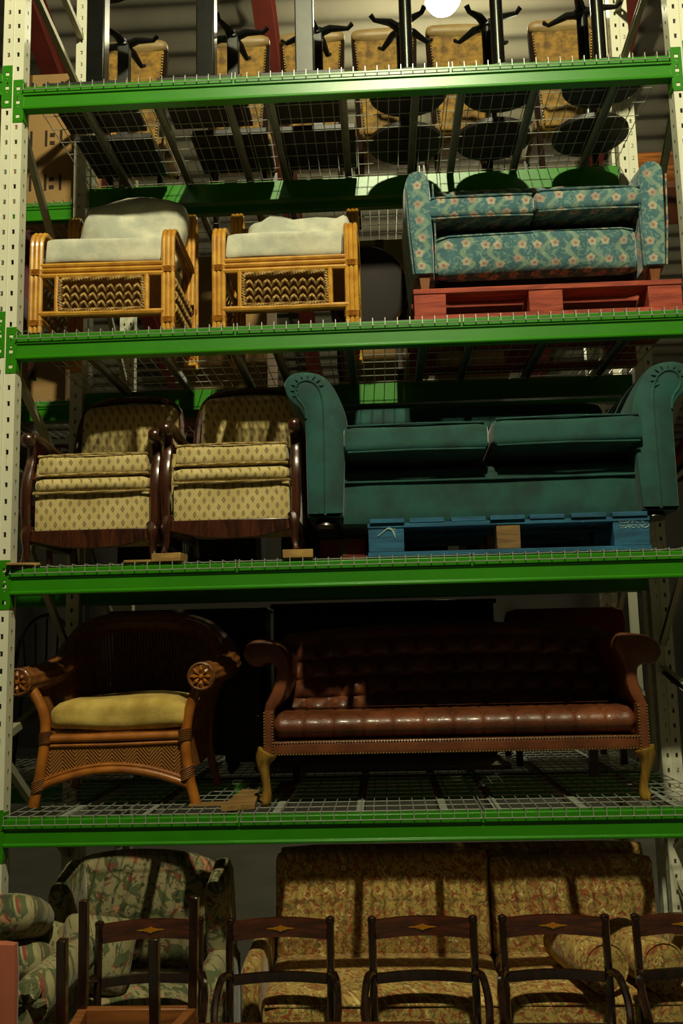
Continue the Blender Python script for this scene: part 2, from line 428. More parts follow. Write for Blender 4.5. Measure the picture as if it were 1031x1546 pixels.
SEAMS = [(.012, 1.0), (1.008, 2.0), (2.008, 2.997)]
SUPS = [[.25, .6, .945], [1.15, 1.5, 1.85], [2.07, 2.42, 2.8]]
def wire_deck(x0, x1, sups, i, Y0, label, group, fine=True, Y1=.985):
    z = DECK[i]; t = thing('wire_deck', label, 'wire deck', ((x0 + x1) / 2, Y0, ZB[i] + BH), group=group)
    mb = MB(); n = max(2, round((x1 - x0) / .0555)); r = .0023
    for k in range(n + 1):
        x = x0 + .004 + (x1 - x0 - .008) * k / n
        mb.tube([(x, Y0 - .012, z - .034), (x, Y0 - .012, z), (x, Y0 + Y1, z)], r, 5)
    for k in range(9):
        y = Y0 + .02 + (Y1 - .03) * k / 8
        mb.tube([(x0, y, z - .0045), (x1, y, z - .0045)], r, 5)
    mb.tube([(x0, Y0 - .016, z - .034), (x1, Y0 - .016, z - .034)], r, 5)
    part('wire_grid', mb, M_WIRE, t)
    for x in sups:
        m = MB(); zt = z - .007
        m.box(x - .019, x + .019, Y0 + .05, Y0 + .975, zt - .004, zt)
        m.box(x - .019, x - .016, Y0 + .05, Y0 + .975, zt - .03, zt); m.box(x + .016, x + .019, Y0 + .05, Y0 + .975, zt - .03, zt)
        part('support_channel', m, M_CHAN, t)
    return t
DECK_AT = [['square upturned tables beside the upright', 'upturned table with the bright steel column', 'round upturned tables'], ['rattan chair beside the upright', 'second rattan chair and oval chair', 'red pallet'],
           ['patterned armchair beside the upright', 'gap between patterned armchairs and blue pallet', 'blue pallet'], ['wicker chair', 'planks and near half of the leather sofa', 'end of the leather sofa']]
DECK_AT[3][1] = 'planks and part of the leather sofa'; DECK_AT[3][2] = 'leather sofa beside the cream upright'
for i in range(4):
    for k in range(3):
        (a, b), sp_ = SEAMS[k], SUPS[k]
        wire_deck(a, b, sp_, i, 0, 'galvanised wire deck panel under the ' + DECK_AT[i][k], 'wire deck panels of the rack')
        wire_deck(a, b, sp_, i, 1.12, 'galvanised wire deck panel of the rear rack, level with the ' + CONTENT[i], 'rear rack wire deck panels level with the ' + CONTENT[i])

# ------------------------------------------------------------------ fabrics
def m_diamond():
    m, t, b = base_mat('diamond_upholstery', .9, sheen=.25)
    u, v = t.uv()
    u = t.math('ADD', u, t.math('MULTIPLY', t.math('SUBTRACT', t.noise(9, 2), .5), .02))
    def lat(ou, ov, pu=.043, pv=.062):
        a = t.math('ABSOLUTE', t.math('SUBTRACT', t.math('FRACT', t.math('ADD', t.math('DIVIDE', u, pu), ou)), .5))
        c = t.math('ABSOLUTE', t.math('SUBTRACT', t.math('FRACT', t.math('ADD', t.math('DIVIDE', v, pv), ov)), .5))
        return t.math('ADD', t.math('MULTIPLY', a, 1.25), c)
    d = t.math('MINIMUM', lat(0, 0), lat(.5, .5))
    outer = t.math('SUBTRACT', 1.0, t.ramp(d, .22, .28)); inner = t.math('SUBTRACT', 1.0, t.ramp(d, .14, .18))
    ground = t.mix(t.ramp(t.noise(5), .3, .7), lin('bda566'), lin('d2bd82'))
    weave = t.ramp(t.noise(260, 2), .35, .7)
    ground = t.mix(t.math('MULTIPLY', weave, .3), ground, lin('7d6a3c'))
    c = t.mix(t.math('MULTIPLY', outer, .85), ground, t.mix(t.ramp(t.noise(11, 1), .45, .55), lin('4a4630'), lin('5c4a30')))
    c = t.mix(t.math('MULTIPLY', inner, .8), c, lin('a28c54'))
    t.l.new(c, b.inputs['Base Color']); bump(t, b, t.noise(300, 2), .3, .003); return m
def m_floral_blue():
    m, t, b = base_mat('blue_floral_upholstery', .85, sheen=.3)
    u, v = t.uv()
    w = t.math('MULTIPLY', t.math('SINE', t.math('MULTIPLY', v, 55)), .022)
    uw = t.math('ADD', u, w)
    vine = t.math('ABSOLUTE', t.math('SUBTRACT', t.math('FRACT', t.math('MULTIPLY', uw, 8.5)), .5))
    vine = t.math('SUBTRACT', 1.0, t.ramp(vine, .05, .17))
    leaf = t.ramp(t.noise(38, 2, t.comb(u, v), .5, 1.5), .52, .6)
    ground = t.mix(t.ramp(t.noise(7), .35, .7), lin('33585f'), lin('40686f'))
    c = t.mix(t.math('MULTIPLY', leaf, .55), ground, lin('7a9480'))
    c = t.mix(t.math('MULTIPLY', vine, .5), c, lin('8a9c7c'))
    vo = t.new('ShaderNodeTexVoronoi', voronoi_dimensions='2D'); vo.inputs['Scale'].default_value = 12.5; vo.inputs['Randomness'].default_value = .42
    vec = t.comb(u, v); t.l.new(vec, vo.inputs['Vector'])
    sub = t.new('ShaderNodeVectorMath', operation='SUBTRACT'); t.l.new(vec, sub.inputs[0]); t.l.new(vo.outputs['Position'], sub.inputs[1])
    sp = t.new('ShaderNodeSeparateXYZ'); t.l.new(sub.outputs[0], sp.inputs[0])
    ang = t.math('ARCTAN2', sp.outputs[1], sp.outputs[0])
    ln = t.new('ShaderNodeVectorMath', operation='LENGTH'); t.l.new(sub.outputs[0], ln.inputs[0])
    rad = t.math('ADD', .0205, t.math('MULTIPLY', t.math('SINE', t.math('MULTIPLY', ang, 5)), .0026))
    q = t.math('DIVIDE', ln.outputs['Value'], rad)
    petal = t.math('SUBTRACT', 1.0, t.ramp(q, .85, 1.05)); eye = t.math('SUBTRACT', 1.0, t.ramp(q, .22, .4))
    c = t.mix(t.math('MULTIPLY', petal, .72), c, t.mix(t.ramp(t.noise(16, 1), .4, .6), lin('9c8674'), lin('b3a48c')))
    c = t.mix(eye, c, lin('8c5a48'))
    t.l.new(c, b.inputs['Base Color']); bump(t, b, t.noise(280, 2), .25, .003); return m
def m_floral_dark(name, ground, cols, sc=9, sheen=.2):
    m, t, b = base_mat(name, .85, sheen=sheen)
    u, v = t.uv(); vec = t.comb(u, v)
    c = t.mix(t.ramp(t.noise(4), .3, .7), lin(ground), tuple(k * .75 for k in lin(ground)))
    for i, (col, lo, s, dst) in enumerate(cols):
        f = t.ramp(t.noise(sc * s, 3, t.map(vec, loc=(i * 3.7, i * 1.9, 0)), .5, dst), lo, lo + .05)
        c = t.mix(t.math('MULTIPLY', f, .85), c, lin(col))
    t.l.new(c, b.inputs['Base Color']); bump(t, b, t.noise(250, 2), .25, .003); return m
M_DIAMOND = m_diamond(); M_FLORALB = m_floral_blue()
M_FLORALD = m_floral_dark('chintz_floral', '948a62', [('3c4a26', .5, 1, 1.2), ('7a2f24', .6, 1.3, .8), ('b87a58', .62, 1.1, .5), ('2c381e', .6, 1.7, 1.5)], 17)
M_PAISLEY = m_floral_dark('paisley_tapestry', 'b89a50', [('8a5626', .52, 1.2, 2.5), ('66642f', .56, 1.6, 2.2), ('93371e', .56, 1.4, 2.8), ('d8c27c', .6, 2.2, 1.5)], 14)
M_TEAL = mat('teal_velvet', '0d4a42', .8, var=.45, scale=7, sheen=.22, col2='07302a', bmp=.1, bscale=200)
M_GREYCUSH = mat('grey_white_canvas', 'd2cdb4', .9, scale=7, col2='a5a797', bmp=.25, bscale=25)
M_RATTAN = mat('honey_rattan', 'cf9a38', .38, scale=14, col2='b07724', coat=.25, stretch=(1, 1, 1))
M_WEAVE = mat('woven_rush', 'ad8a4a', .75, scale=40, col2='7b5a28')
M_BIND = mat('cane_binding', 'b8791f', .5, scale=60, col2='8a5212')

def loop_cord(mb, pts, r=.006, strands=2, turns=14, seg=5, closed=True):     # twisted border cord
    P = smooth(pts, 1, closed) if closed else [Vector(p) for p in pts]
    D = []; n = len(P)
    for i in range(n if closed else n - 1):
        a, b = P[i], P[(i + 1) % n]; k = max(1, int((b - a).length / .006))
        D += [a.lerp(b, j / k) for j in range(k)]
    if not closed: D.append(P[-1])
    N = len(D)
    for s in range(strands):
        Q = []
        for i in range(N):
            t = (D[(i+1) % N] - D[i-1]) if closed else (D[min(i+1, N-1)] - D[max(0, i-1)])
            t.normalize(); u = Vector((0, 1, 0)) if abs(t.y) < .8 else Vector((1, 0, 0)); sd = t.cross(u).normalized(); u2 = sd.cross(t)
            a = 2 * PI * (turns * i / N + s / strands); Q.append(D[i] + sd * math.cos(a) * r * .8 + u2 * math.sin(a) * r * .8)
        mb.tube(Q, r * .8, seg, closed)
def weave_panel(x0, x1, z0, z1, rows=3, cols=16, y=0):
    mb = MB(); w = (x1 - x0) / cols; h = (z1 - z0) / rows
    for r in range(rows):
        for c in range(cols):
            xa = x0 + w * c; s = 1 if c % 2 == 0 else -1
            za, zb = z0 + h * r, z0 + h * (r + 1) + h * .1
            if s < 0: za, zb = zb, za
            a, b = Vector((xa, y, za)), Vector((xa + w, y, zb)); m = (a + b) / 2 + Vector((0, -.012, 0))
            mb.tube([a + Vector((0, .004, 0)), a.lerp(m, .6), m, b.lerp(m, .6), b + Vector((0, .004, 0))], [.0035, .006, .0068, .006, .0035], 6)
    return mb
def binding(mb, c, r, h, n=4, axis='z', sx=1.0):   # wrapped cane bands round a bundle
    for k in range(n):
        z = (k - (n - 1) / 2) * h / n
        P = []
        for i in range(12):
            a = 2 * PI * i / 12; P.append((c[0] + r * sx * math.cos(a), c[1] + r * math.sin(a), c[2] + z))
        mb.tube(P, h / n * .5, 4, closed=True)
def rattan_chair(loc, label, rz=0):
    t = thing('rattan_armchair', label, 'armchair', loc, rz, 'rattan armchairs on the second shelf')
    hw = .335; hh = .5
    for s in (-1, 1):
        xc = s * (hw - .033); mb = MB()
        for k in (-1, 0, 1):
            x = xc + k * .0205
            path = [(x, 0, 0), (x, 0, .2), (x, 0, hh - .09)] + arc((.09, hh - .09), .09, 180, 90, 6, 'yz', x)[1:] + \
                   arc((.46, hh - .09), .09, 90, 0, 6, 'yz', x) + [(x, .55, .2), (x, .55, 0)]
            mb.tube(path, .0115, 8)
        part('arm_hoop', mb, M_RATTAN, t, local=True)
        mb = MB()
        for z in (.045, .285): binding(mb, (xc, 0, z), .0125, .03, 5, sx=2.75)
        for z in (.045, .285): binding(mb, (xc, .55, z), .0125, .03, 5, sx=2.75)
        part('binding', mb, M_BIND, t, local=True, stuff=True)
        # inside of the hoop: cord edge and woven side panel
        mb = MB(); xi = xc
        loop_cord(mb, [(xi, .02, .3), (xi, .02, .41), (xi, .09, .474), (xi, .46, .474), (xi, .53, .41), (xi, .53, .3)], .006, 2, 34)
        part('cord_edge', mb, M_WEAVE, t, local=True)
        mb = weave_panel(-.2, .2, -.09, .09, 3, 16).xf(Matrix.Translation((s * (hw - .02), .275, .19)) @ Matrix.Rotation(s * PI / 2, 4, 'Z'))
        part('woven_side_panel', mb, M_WEAVE, t, local=True)
        mb = MB()
        for z in (.09, .29): mb.cyl((xc, .01, z), (xc, .54, z), .011, 8)
        part('side_rail', mb, M_RATTAN, t, local=True)
        mb = MB()      # back loop
        for k in (-1, 0, 1):
            x = xc + k * .0205 - s * .0
            mb.tube([(x, .5, .3), (x, .54, .7)] + [(x, .585 - .045 * math.cos(a), .76 + .06 * math.sin(a)) for a in (0, .5, 1, 1.57, 2.1, 2.6, 3.14)] + [(x, .63, .6), (x, .62, 0)], .0115, 8)
        part('back_loop', mb, M_RATTAN, t, local=True)
    part('front_rail', MB().cyl((-hw + .05, 0, .318), (hw - .05, 0, .318), .0115, 8).cyl((-hw + .05, 0, .295), (hw - .05, 0, .295), .0115, 8), M_RATTAN, t, local=True)
    part('front_rail', MB().cyl((-hw + .05, 0, .268), (hw - .05, 0, .268), .013, 8), M_RATTAN, t, local=True)
    part('front_rail', MB().cyl((-hw + .05, 0, .088), (hw - .05, 0, .088), .014, 8), M_RATTAN, t, local=True)
    [part('back_rail', MB().cyl((-hw + .05, .6, z), (hw - .05, .6, z), .014, 8), M_RATTAN, t, local=True) for z in (.74, .3)]
    for k in range(7):
        x = -.21 + .07 * k; part('back_slat', MB().cyl((x, .6, .3), (x, .6, .74), .007, 6), M_RATTAN, t, local=True)
    for x in (-.205, .205): part('panel_stile', MB().cyl((x, 0, .085), (x, 0, .27), .0125, 8), M_RATTAN, t, local=True)
    mb = weave_panel(-.182, .182, .108, .22, 3, 18)
    part('woven_front_panel', mb, M_WEAVE, t, local=True)
    mb = MB(); loop_cord(mb, [(-.19, -.004, .11), (-.18, -.004, .1), (.18, -.004, .1), (.19, -.004, .11), (.19, -.004, .24), (.18, -.004, .25), (-.18, -.004, .25), (-.19, -.004, .24)], .0085, 2, 44)
    part('braided_border', mb, M_WEAVE, t, local=True)
    part('seat_base', MB().box(-hw + .06, hw - .06, .02, .58, .296, .328), M_BIND, t, local=True)
    return t
D2 = DECK[1] + .002
ch1 = rattan_chair((.388, .03, D2), 'honey rattan armchair beside the cream upright with one striped shade on its back cushion', math.radians(1.5))
def wrinkle(p, a=.006, s=1.0):
    return (p[0] + a * math.sin(17 * s * p[2] + 9 * p[1]), p[1] + a * math.sin(13 * s * p[0] + 21 * p[2]), p[2] + a * math.sin(11 * s * p[0] + 5 * p[1] + 7 * s * p[2]))
part('seat_cushion', MB().rbox((0, .29, .395), (.545, .56, .13), .028, 9, (0, 0, .015), lambda p: wrinkle(p, .004)), M_GREYCUSH, ch1, local=True)
def lean(c, ang): return lambda p: Matrix.Translation(c) @ Matrix.Rotation(ang, 4, 'X') @ (Vector(p))
part('back_cushion', MB().rbox((0, 0, 0), (.53, .15, .4), .06, 9, (0, .03, .02), lambda p: lean((.03, .475, .655), -.22)(wrinkle(p, .014))), M_GREYCUSH, ch1, local=True)
ch2 = dup(ch1, (1.222, .05, D2), 0, 'honey rattan armchair next to the dark oval-backed chair', skip=('seat_cushion', 'back_cushion'))
part('seat_cushion', MB().rbox((0, .29, .395), (.545, .56, .135), .03, 9, (0, .0, .018), lambda p: wrinkle(p, .007, .8)), M_GREYCUSH, ch2, local=True)
def sag(p):
    x = p[0]; dz = .06 * math.exp(-((x + .12) / .05) ** 2) + .05 * math.exp(-((x - .24) / .03) ** 2) - .03 * (abs(x + .12) / .3)
    q = wrinkle(p, .012); return lean((.02, .45, .58), -.3)((q[0], q[1], q[2] + (dz if p[2] > .03 else 0)))
part('back_cushion', MB().rbox((0, 0, 0), (.52, .13, .3), .05, 11, (0, .03, .0), sag), M_GREYCUSH, ch2, local=True)

# ------------------------------------------------------------------ pallets
def pallet(name, x0, x1, y0, y1, z0, h, mats, label, blocks, along=False):
    t = thing(name, label, 'pallet', ((x0 + x1) / 2, y0, z0)); mt, mbk = mats
    tb = .026 if along else .02; bh = h - (2 if along else 3) * tb; dy = y1 - y0
    random.seed(int(x0 * 100))
    n = 7
    if along:
        for xs in blocks: part('stringer_board', MB().box(xs[0], xs[1], y0 + .11, y1 - .11, z0 + h - tb - .022, z0 + h - tb), mt, t)
        for k in range(5):
            yy = y0 + k * (dy - .12) / 4
            part('deck_board', MB().box(x0 - random.uniform(0, .006), x1, yy, yy + .12, z0 + h - tb, z0 + h - random.uniform(0, .002)), mt, t, bevel=.003)
    for k in range(0 if along else n):                       # deck boards run front to back
        w = (x1 - x0) / n; a = x0 + w * k + .012 + random.uniform(-.006, .006)
        part('deck_board', MB().box(a, a + w - .024, y0 - random.uniform(0, .012), y1, z0 + h - tb, z0 + h - random.uniform(0, .002)), mt, t, bevel=.002)
    for j in range(3):
        yy = y0 + j * (dy - .1) / 2
        if not along: part('stringer_board', MB().box(x0, x1, yy, yy + .1, z0 + h - 2 * tb, z0 + h - tb), mt, t, bevel=.002)
        part('bottom_board', MB().box(x0, x1, yy, yy + .1, z0, z0 + tb), mt, t, bevel=.002)
        for i, (a, b) in enumerate(blocks):
            bm = mbk[i] if isinstance(mbk, list) else mbk
            part('block', MB().box(a, b, yy + .004, yy + .1, z0 + tb, z0 + tb + bh), bm, t, bevel=.003)
    return t
M_RED = wood('red_pallet_paint', '7a2a1a', 'ae4a30', .8, 'x'); M_BLUEP = wood('blue_pallet_paint', '123c58', '1f6384', .8, 'x'); M_RAWWOOD = wood('raw_block_wood', '5c4222', '8a6a3a', .8, 'x')
pal = pallet('red_pallet', 1.8, 2.992, .055, .92, D2, .152, (M_RED, M_RED), 'red painted wooden pallet under the blue floral sofa', [(1.802, 1.945), (2.315, 2.465), (2.842, 2.99)], True)

# ------------------------------------------------------------------ blue floral sofa
SZ = D2 + .154
sf = thing('floral_sofa', 'small blue floral two-seat sofa standing on the red pallet', 'sofa', (2.38, .06, SZ))
def rounded_arm(xc, w, y0, y1, z0, z1, lean_x, mat_, name='arm'):
    # tall slab arm, rounded top, leaning outwards
    rings = []
    for j in range(7):
        y = y0 + (y1 - y0) * j / 6; e = .012 if j in (0, 6) else 0; drop = .05 * (j / 6) ** 2; ring = []
        ow = w / 2 - e; zt = z1 - e - drop
        pts = [(-ow * .8, z0 + e), (ow * .8, z0 + e), (ow * .95, z0 + .2), (ow, zt - ow)] + [(ow * math.cos(a), zt - ow + ow * math.sin(a)) for a in [PI * k / 8 for k in range(1, 8)]] + [(-ow, zt - ow), (-ow * .95, z0 + .2)]
        for a, b in pts: ring.append((xc + a + lean_x * (b - z0), y, b))
        rings.append(ring)
    mb = MB().loft(rings[::-1]); return mb
fl_z0 = SZ + .07
for s, xc in ((-1, 1.855), (1, 2.885)):
    a = part('arm', rounded_arm(xc, .125, .06, .74, fl_z0 - .01, SZ + .575, s * .03 - .01, M_FLORALB), M_FLORALB, sf)
    mb = MB()
    for e in (-1, 1):
        mb.tube([(xc + e * .05, .062, fl_z0), (xc + e * .06 + s * .006, .062, fl_z0 + .2), (xc + e * .0625 + s * .012, .062, SZ + .5)], .004, 5)
    part('piping', mb, M_FLORALB, a)
    part('leg', MB().loft([[(xc + s * .0 + dx * q, .1 + dy * q, z) for dx, dy in ((-.022, -.022), (.022, -.022), (.022, .022), (-.022, .022))] for z, q in ((SZ, .75), (fl_z0, 1.15))]), wood('beech_leg', '6b3a1c', '8d5426', .45, 'z'), sf)
    part('leg', MB().box(xc - .02, xc + .02, .62, .66, SZ, fl_z0), MATS['beech_leg'], sf)
part('seat_front', MB().rbox((2.37, .42, SZ + .185), (.93, .6, .23), .045, 9, (0, .02, 0)), M_FLORALB, sf)
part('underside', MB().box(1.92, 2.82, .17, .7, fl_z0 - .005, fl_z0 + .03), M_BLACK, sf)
for xc, dz, tl in ((2.122, 0, .0), (2.607, .015, -.02)):
    sc = part('seat_cushion', MB().rbox((0, 0, 0), (.485, .56, .115), .035, 9, (0, 0, .012), lambda p: Matrix.Translation((xc, .325, SZ + .375 + dz)) @ Matrix.Rotation(tl, 4, 'Y') @ Matrix.Rotation(-.03, 4, 'X') @ Vector(p)), M_FLORALB, sf)
    mb = MB()
    for zz in (.05, -.05): mb.tube(smooth([(xc - .23, .05, SZ + .375 + dz + zz), (xc, .042, SZ + .377 + dz + zz), (xc + .23, .05, SZ + .375 + dz + zz)], 2), .0045, 5)
    part('piping', mb, M_FLORALB, sc)
def sofa_back(x0, x1, y, z0, z1, depth, nb, mat_, rows=3, dim=.02, scallop=.018, lean_y=.12, nu=84, nv=26):
    def fn(u, v):
        x = x0 + (x1 - x0) * u; k = u * nb
        sc = abs(math.sin(PI * k))
        zt = z1 + scallop * (sc ** .5 - .7)
        r = .05
        # wrap: v 0..0.7 front face, 0.7..1 over the top
        if v < .7:
            vv = v / .7; z = z0 + (zt - z0 - r) * vv; yy = y + lean_y * vv
            q = vv * rows
            dd = abs(math.sin(PI * (k + .5 * (int(q) % 2)))) ** .6 * abs(math.sin(PI * q)) ** .6
            return (x, yy - dim * dd, z)
        a = (v - .7) / .3 * PI
        return (x, y + lean_y + r - r * math.cos(a), zt - r + r * math.sin(a) * (1 + .0 * sc))
    return MB().grid(fn, nu, nv, back=None)
mb = sofa_back(1.9, 2.83, .6, SZ + .36, SZ + .81, .14, 7, M_FLORALB)
part('back', mb, M_FLORALB, sf); part('back_panel', MB().box(1.9, 2.83, .72, .8, SZ + .09, SZ + .74), M_FLORALB, sf)

# ------------------------------------------------------------------ patterned armchairs (third shelf)
M_ARMWOOD = wood('polished_mahogany', '1e0d07', '4c2614', .28, 'z', .5)
M_CORD = mat('gold_cord', 'b59c62', .8, scale=90, col2='8a7340')
def show_wood_chair(loc, label, rz=0):
    t = thing('show_wood_armchair', label, 'armchair', loc, rz, 'show-wood armchairs with diamond upholstery')
    fw = .262
    part('front_panel', MB().rbox((0, .3, .225), (fw * 2, .56, .21), .02, 7), M_DIAMOND, t, local=True)
    lip = part('seat_lip', MB().rbox((0, .28, .345), (fw * 2, .56, .075), .034, 9, (0, .012, 0)), M_DIAMOND, t, local=True)
    cd = MB(); loop_cord(cd, [(-fw, .008, .313), (0, .002, .311), (fw, .008, .313)], .0055, 2, 45, closed=False); part('cord', cd, M_CORD, lip, local=True)
    cu = part('seat_cushion', MB().rbox((0, .29, .44), (.508, .54, .095), .028, 9, (0, 0, .014)), M_DIAMOND, t, local=True)
    cd = MB()
    for z in (.484, .396): loop_cord(cd, [(-.25, .03, z), (0, .016, z + .002), (.25, .03, z)], .005, 2, 45, closed=False)
    part('cord', cd, M_CORD, cu, local=True)
    # back, leaning
    bk = part('back', MB().rbox((0, 0, 0), (.5, .11, .5), .05, 9, (0, .03, .02), lambda p: lean((0, .63, .62), -.22)(p)), M_DIAMOND, t, local=True)
    part('back_frame', MB().tube(smooth([(-.265, .56, .4), (-.275, .66, .75), (-.22, .7, .9), (0, .715, .925), (.22, .7, .9), (.275, .66, .75), (.265, .56, .4)], 2), .02, 8), M_ARMWOOD, t, local=True)
    for s in (-1, 1):
        x = s * (fw + .024)
        P = smooth([(x, .0, .14), (x + s * .004, -.005, .25), (x + s * .002, .0, .38), (x, .05, .47), (x - s * .004, .03, .545)], 2)
        part('arm_post', MB().tube(P, [.025 - .006 * abs(2 * i / (len(P) - 1) - 1) for i in range(len(P))], 8, flat=.75), M_ARMWOOD, t, local=True)
        arm = smooth([(x, -.01, .535), (x, .03, .58), (x, .15, .59), (x, .32, .565), (x - s * .01, .5, .57), (x - s * .02, .62, .6)], 2)
        part('arm_rest', MB().tube(arm, [.027 if i < 3 else .025 for i in range(len(arm))], 10, flat=.8), M_ARMWOOD, t, local=True)
        mb = MB().lathe([(.0, -.026), (.024, -.024), (.034, -.01), (.034, .01), (.024, .024), (.0, .026)], (x, .0, .555), 'x', 12); part('scroll', mb, M_ARMWOOD, t, local=True)
        leg = smooth([(x - s * .01, .01, .16), (x, -.012, .12), (x - s * .006, .0, .06), (x, -.008, .02), (x + s * .002, -.02, 0)], 2)
        part('leg', MB().tube(leg, [.029 - .015 * math.sin(PI * min(1, i / (len(leg) - 1) * 1.15) * .55) for i in range(len(leg))], 8), M_ARMWOOD, t, local=True)
        part('leg', MB().tube(smooth([(x - s * .02, .55, .2), (x - s * .02, .57, .1), (x - s * .02, .62, 0)], 1), .02, 8), M_ARMWOOD, t, local=True)
        part('side_panel', MB().rbox((s * (fw + .012), .33, .3), (.03, .45, .34), .012, 5), M_DIAMOND, t, local=True)
    ap = [(-fw - .03, .145), (fw + .03, .145), (fw + .02, .1), (fw - .06, .085), (.12, .066), (0, .06), (-.12, .066), (-fw + .06, .085), (-fw - .02, .1)]
    part('apron', MB().prism(ap, .004, .03), M_ARMWOOD, t, local=True, bevel=.004)
    [part('side_apron', MB().box(*e, .03, .55, .09, .145), M_ARMWOOD, t, local=True) for e in ((-fw - .03, -fw), (fw, fw + .03))]
    return t
D3 = DECK[2] + .002
M_OFFCUT = wood('pale_offcut', '7a5a2a', 'b08a48', .8, 'x')
def offcut(pts_c, d, label, rz=0, m=None):
    o = single('wood_offcut', MB().cbox((0, 0, d[2] / 2), d).xf(Matrix.Rotation(rz, 4, 'Z')), m or M_OFFCUT, label, 'wood block', (0, 0, 0), None, .002); o.location = pts_c; return o
ac1 = show_wood_chair((.343, .05, D3 + .012), 'diamond-patterned wooden armchair beside the cream upright')
ac2 = dup(ac1, (.967, .045, D3 + .038), 0, 'diamond-patterned wooden armchair next to the teal sofa')
offcut((.06, .03, D3), (.14, .1, .011), 'thin wood offcut under armchair leg by the cream upright', .3)
offcut((.585, .05, D3), (.16, .09, .011), 'thin wood offcut between the two patterned armchairs', .05)
offcut((.7, .04, D3 + .0), (.13, .1, .036), 'wood offcut under the raised armchair by its neighbour', -.1)
offcut((1.262, .035, D3), (.13, .09, .036), 'wood offcut under armchair leg beside the teal sofa', .05)
offcut((.14, .64, D3), (.3, .1, .011), 'thin board under the back legs of armchair by the upright', 0)
offcut((.965, .64, D3), (.68, .1, .036), 'board under the back legs of the raised armchair', 0)

# ------------------------------------------------------------------ teal sofa
blocks = [(W(556, 810, .06).x, W(610, 810, .06).x), (W(750, 810, .06).x, W(786, 810, .06).x), (W(927, 810, .06).x, W(982, 810, .06).x)]
PX0, PX1 = blocks[0][0] - .003, blocks[2][1] + .003
pb = pallet('blue_pallet', PX0, PX1, .06, .9, D3, .165, (M_BLUEP, [M_BLUEP, M_RAWWOOD, M_BLUEP]), 'blue painted wooden pallet under the teal velvet sofa', blocks)
M_CHALK = mat('pale_paint_mark', 'a9c4c0', .9)
mb = MB(); random.seed(3)
bx0, bx1 = blocks[2]; zz = D3 + .09
for row, n in ((.035, 6), (.012, 9)):
    for k in range(n):
        x = bx0 + .03 + k * .0145 * (1.3 if n == 6 else 1); P = [(x + .009 * math.cos(a * 1.3 + k), .0615, zz + row + .008 * math.sin(a + k * 2)) for a in (0, 1.2, 2.4, 3.6, 4.6)]
        mb.tube(P, .0012, 4)
part('paint_mark', mb, M_CHALK, pb, label='pale hand-painted scrawl on the blue block')
mb = MB(); cx = (blocks[0][0] + blocks[0][1]) / 2
for k in range(4): mb.tube([(cx - .035 + k * .012, .0615, zz + .0 + .01 * k), (cx + .005 + k * .004, .0615, zz + .03 + .004 * k), (cx + .04, .0615, zz + .028 - .012 * k)], .0022, 4)
part('paint_mark', mb, M_CHALK, pb, label='pale painted mark on the blue block')
TZ = D3 + .167
ts = thing('teal_sofa', 'teal velvet scroll-arm sofa standing on the blue pallet', 'sofa', (2.11, .05, TZ))
outl = [(464, 781), (464, 781), (464, 775), (462, 700), (461, 645), (455, 618), (438, 607), (429, 590), (429, 574), (440, 563), (460, 560), (484, 564), (500, 578), (512, 600), (524, 630), (525, 660), (520, 700), (519, 745), (518, 775), (518, 779), (518, 779)]
PL = XZ(outl, .05); cxm = 2.105
left = smooth2(PL, 2); right = [(2 * cxm - a, b - .012) for a, b in left]
def scroll_arm(poly, y0, y1, e=.014):
    cx = sum(p[0] for p in poly) / len(poly); cz = sum(p[1] for p in poly) / len(poly); n = len(poly)
    nr = []
    for i in range(n):
        a = Vector(poly[i-1]); b = Vector(poly[(i+1) % n]); tg = (b - a).normalized(); nr.append((tg.y, -tg.x))
    ar = sum(poly[i][0]*poly[(i+1) % n][1] - poly[(i+1) % n][0]*poly[i][1] for i in range(n)); sg = 1 if ar > 0 else -1
    rings = []
    for y, k in ((y0, 1), (y0 + e * .3, .3), (y0 + e, 0), ((y0 + y1) / 2, 0), (y1 - e, 0), (y1, 1)):
        rings.append([(p[0] - sg * q[0] * e * k, y, p[1] - sg * q[1] * e * k) for p, q in zip(poly, nr)])
    if sg > 0: rings = rings[::-1]
    return MB().loft(rings)
for s, poly in ((-1, left), (1, right)):
    arm = part('arm', scroll_arm(poly, .05, .86), M_TEAL, ts)
    f = (lambda q: q) if s < 0 else (lambda q: (2 * cxm - q[0], q[1] - .012))
    inner = [f(q) for q in XZ([(491, 778), (490, 690), (489, 630), (487, 600), (480, 582), (465, 573), (450, 577), (444, 590), (449, 603), (459, 612), (462, 632)], .05)]
    mb = MB().tube([(a, .05, b) for a, b in smooth2(inner[:5] + inner[5:], 2, False)], .006, 6)
    part('piping', mb, M_TEAL, arm)
    mb = MB(); c = f(XZ([(464, 588)], .05)[0])
    for k in range(9):
        a = math.radians(15 + 24 * k); r0, r1 = .042, .09
        mb.tube([(c[0] + r0 * math.cos(a), .049, c[1] + r0 * math.sin(a)), (c[0] + (r0 + r1) / 2 * math.cos(a), .047, c[1] + (r0 + r1) / 2 * .92 * math.sin(a)), (c[0] + r1 * math.cos(a), .058, c[1] + r1 * .85 * math.sin(a))], [.002, .0045, .002], 6)
    part('pleats', mb, M_TEAL, arm)
z0, z1, z2 = XZ([(700, 781)], .06)[0][1], XZ([(700, 722)], .06)[0][1], XZ([(700, 700)], .06)[0][1]
part('seat_base', MB().rbox((cxm, .46, (z0 + z1) / 2 + .02), (1.33, .7, z1 - z0 + .07), .02, 7), M_TEAL, ts)
part('seat_platform', MB().rbox((cxm, .47, z1 + .035), (1.3, .7, .07), .03, 9, (0, .01, 0)), M_TEAL, ts)
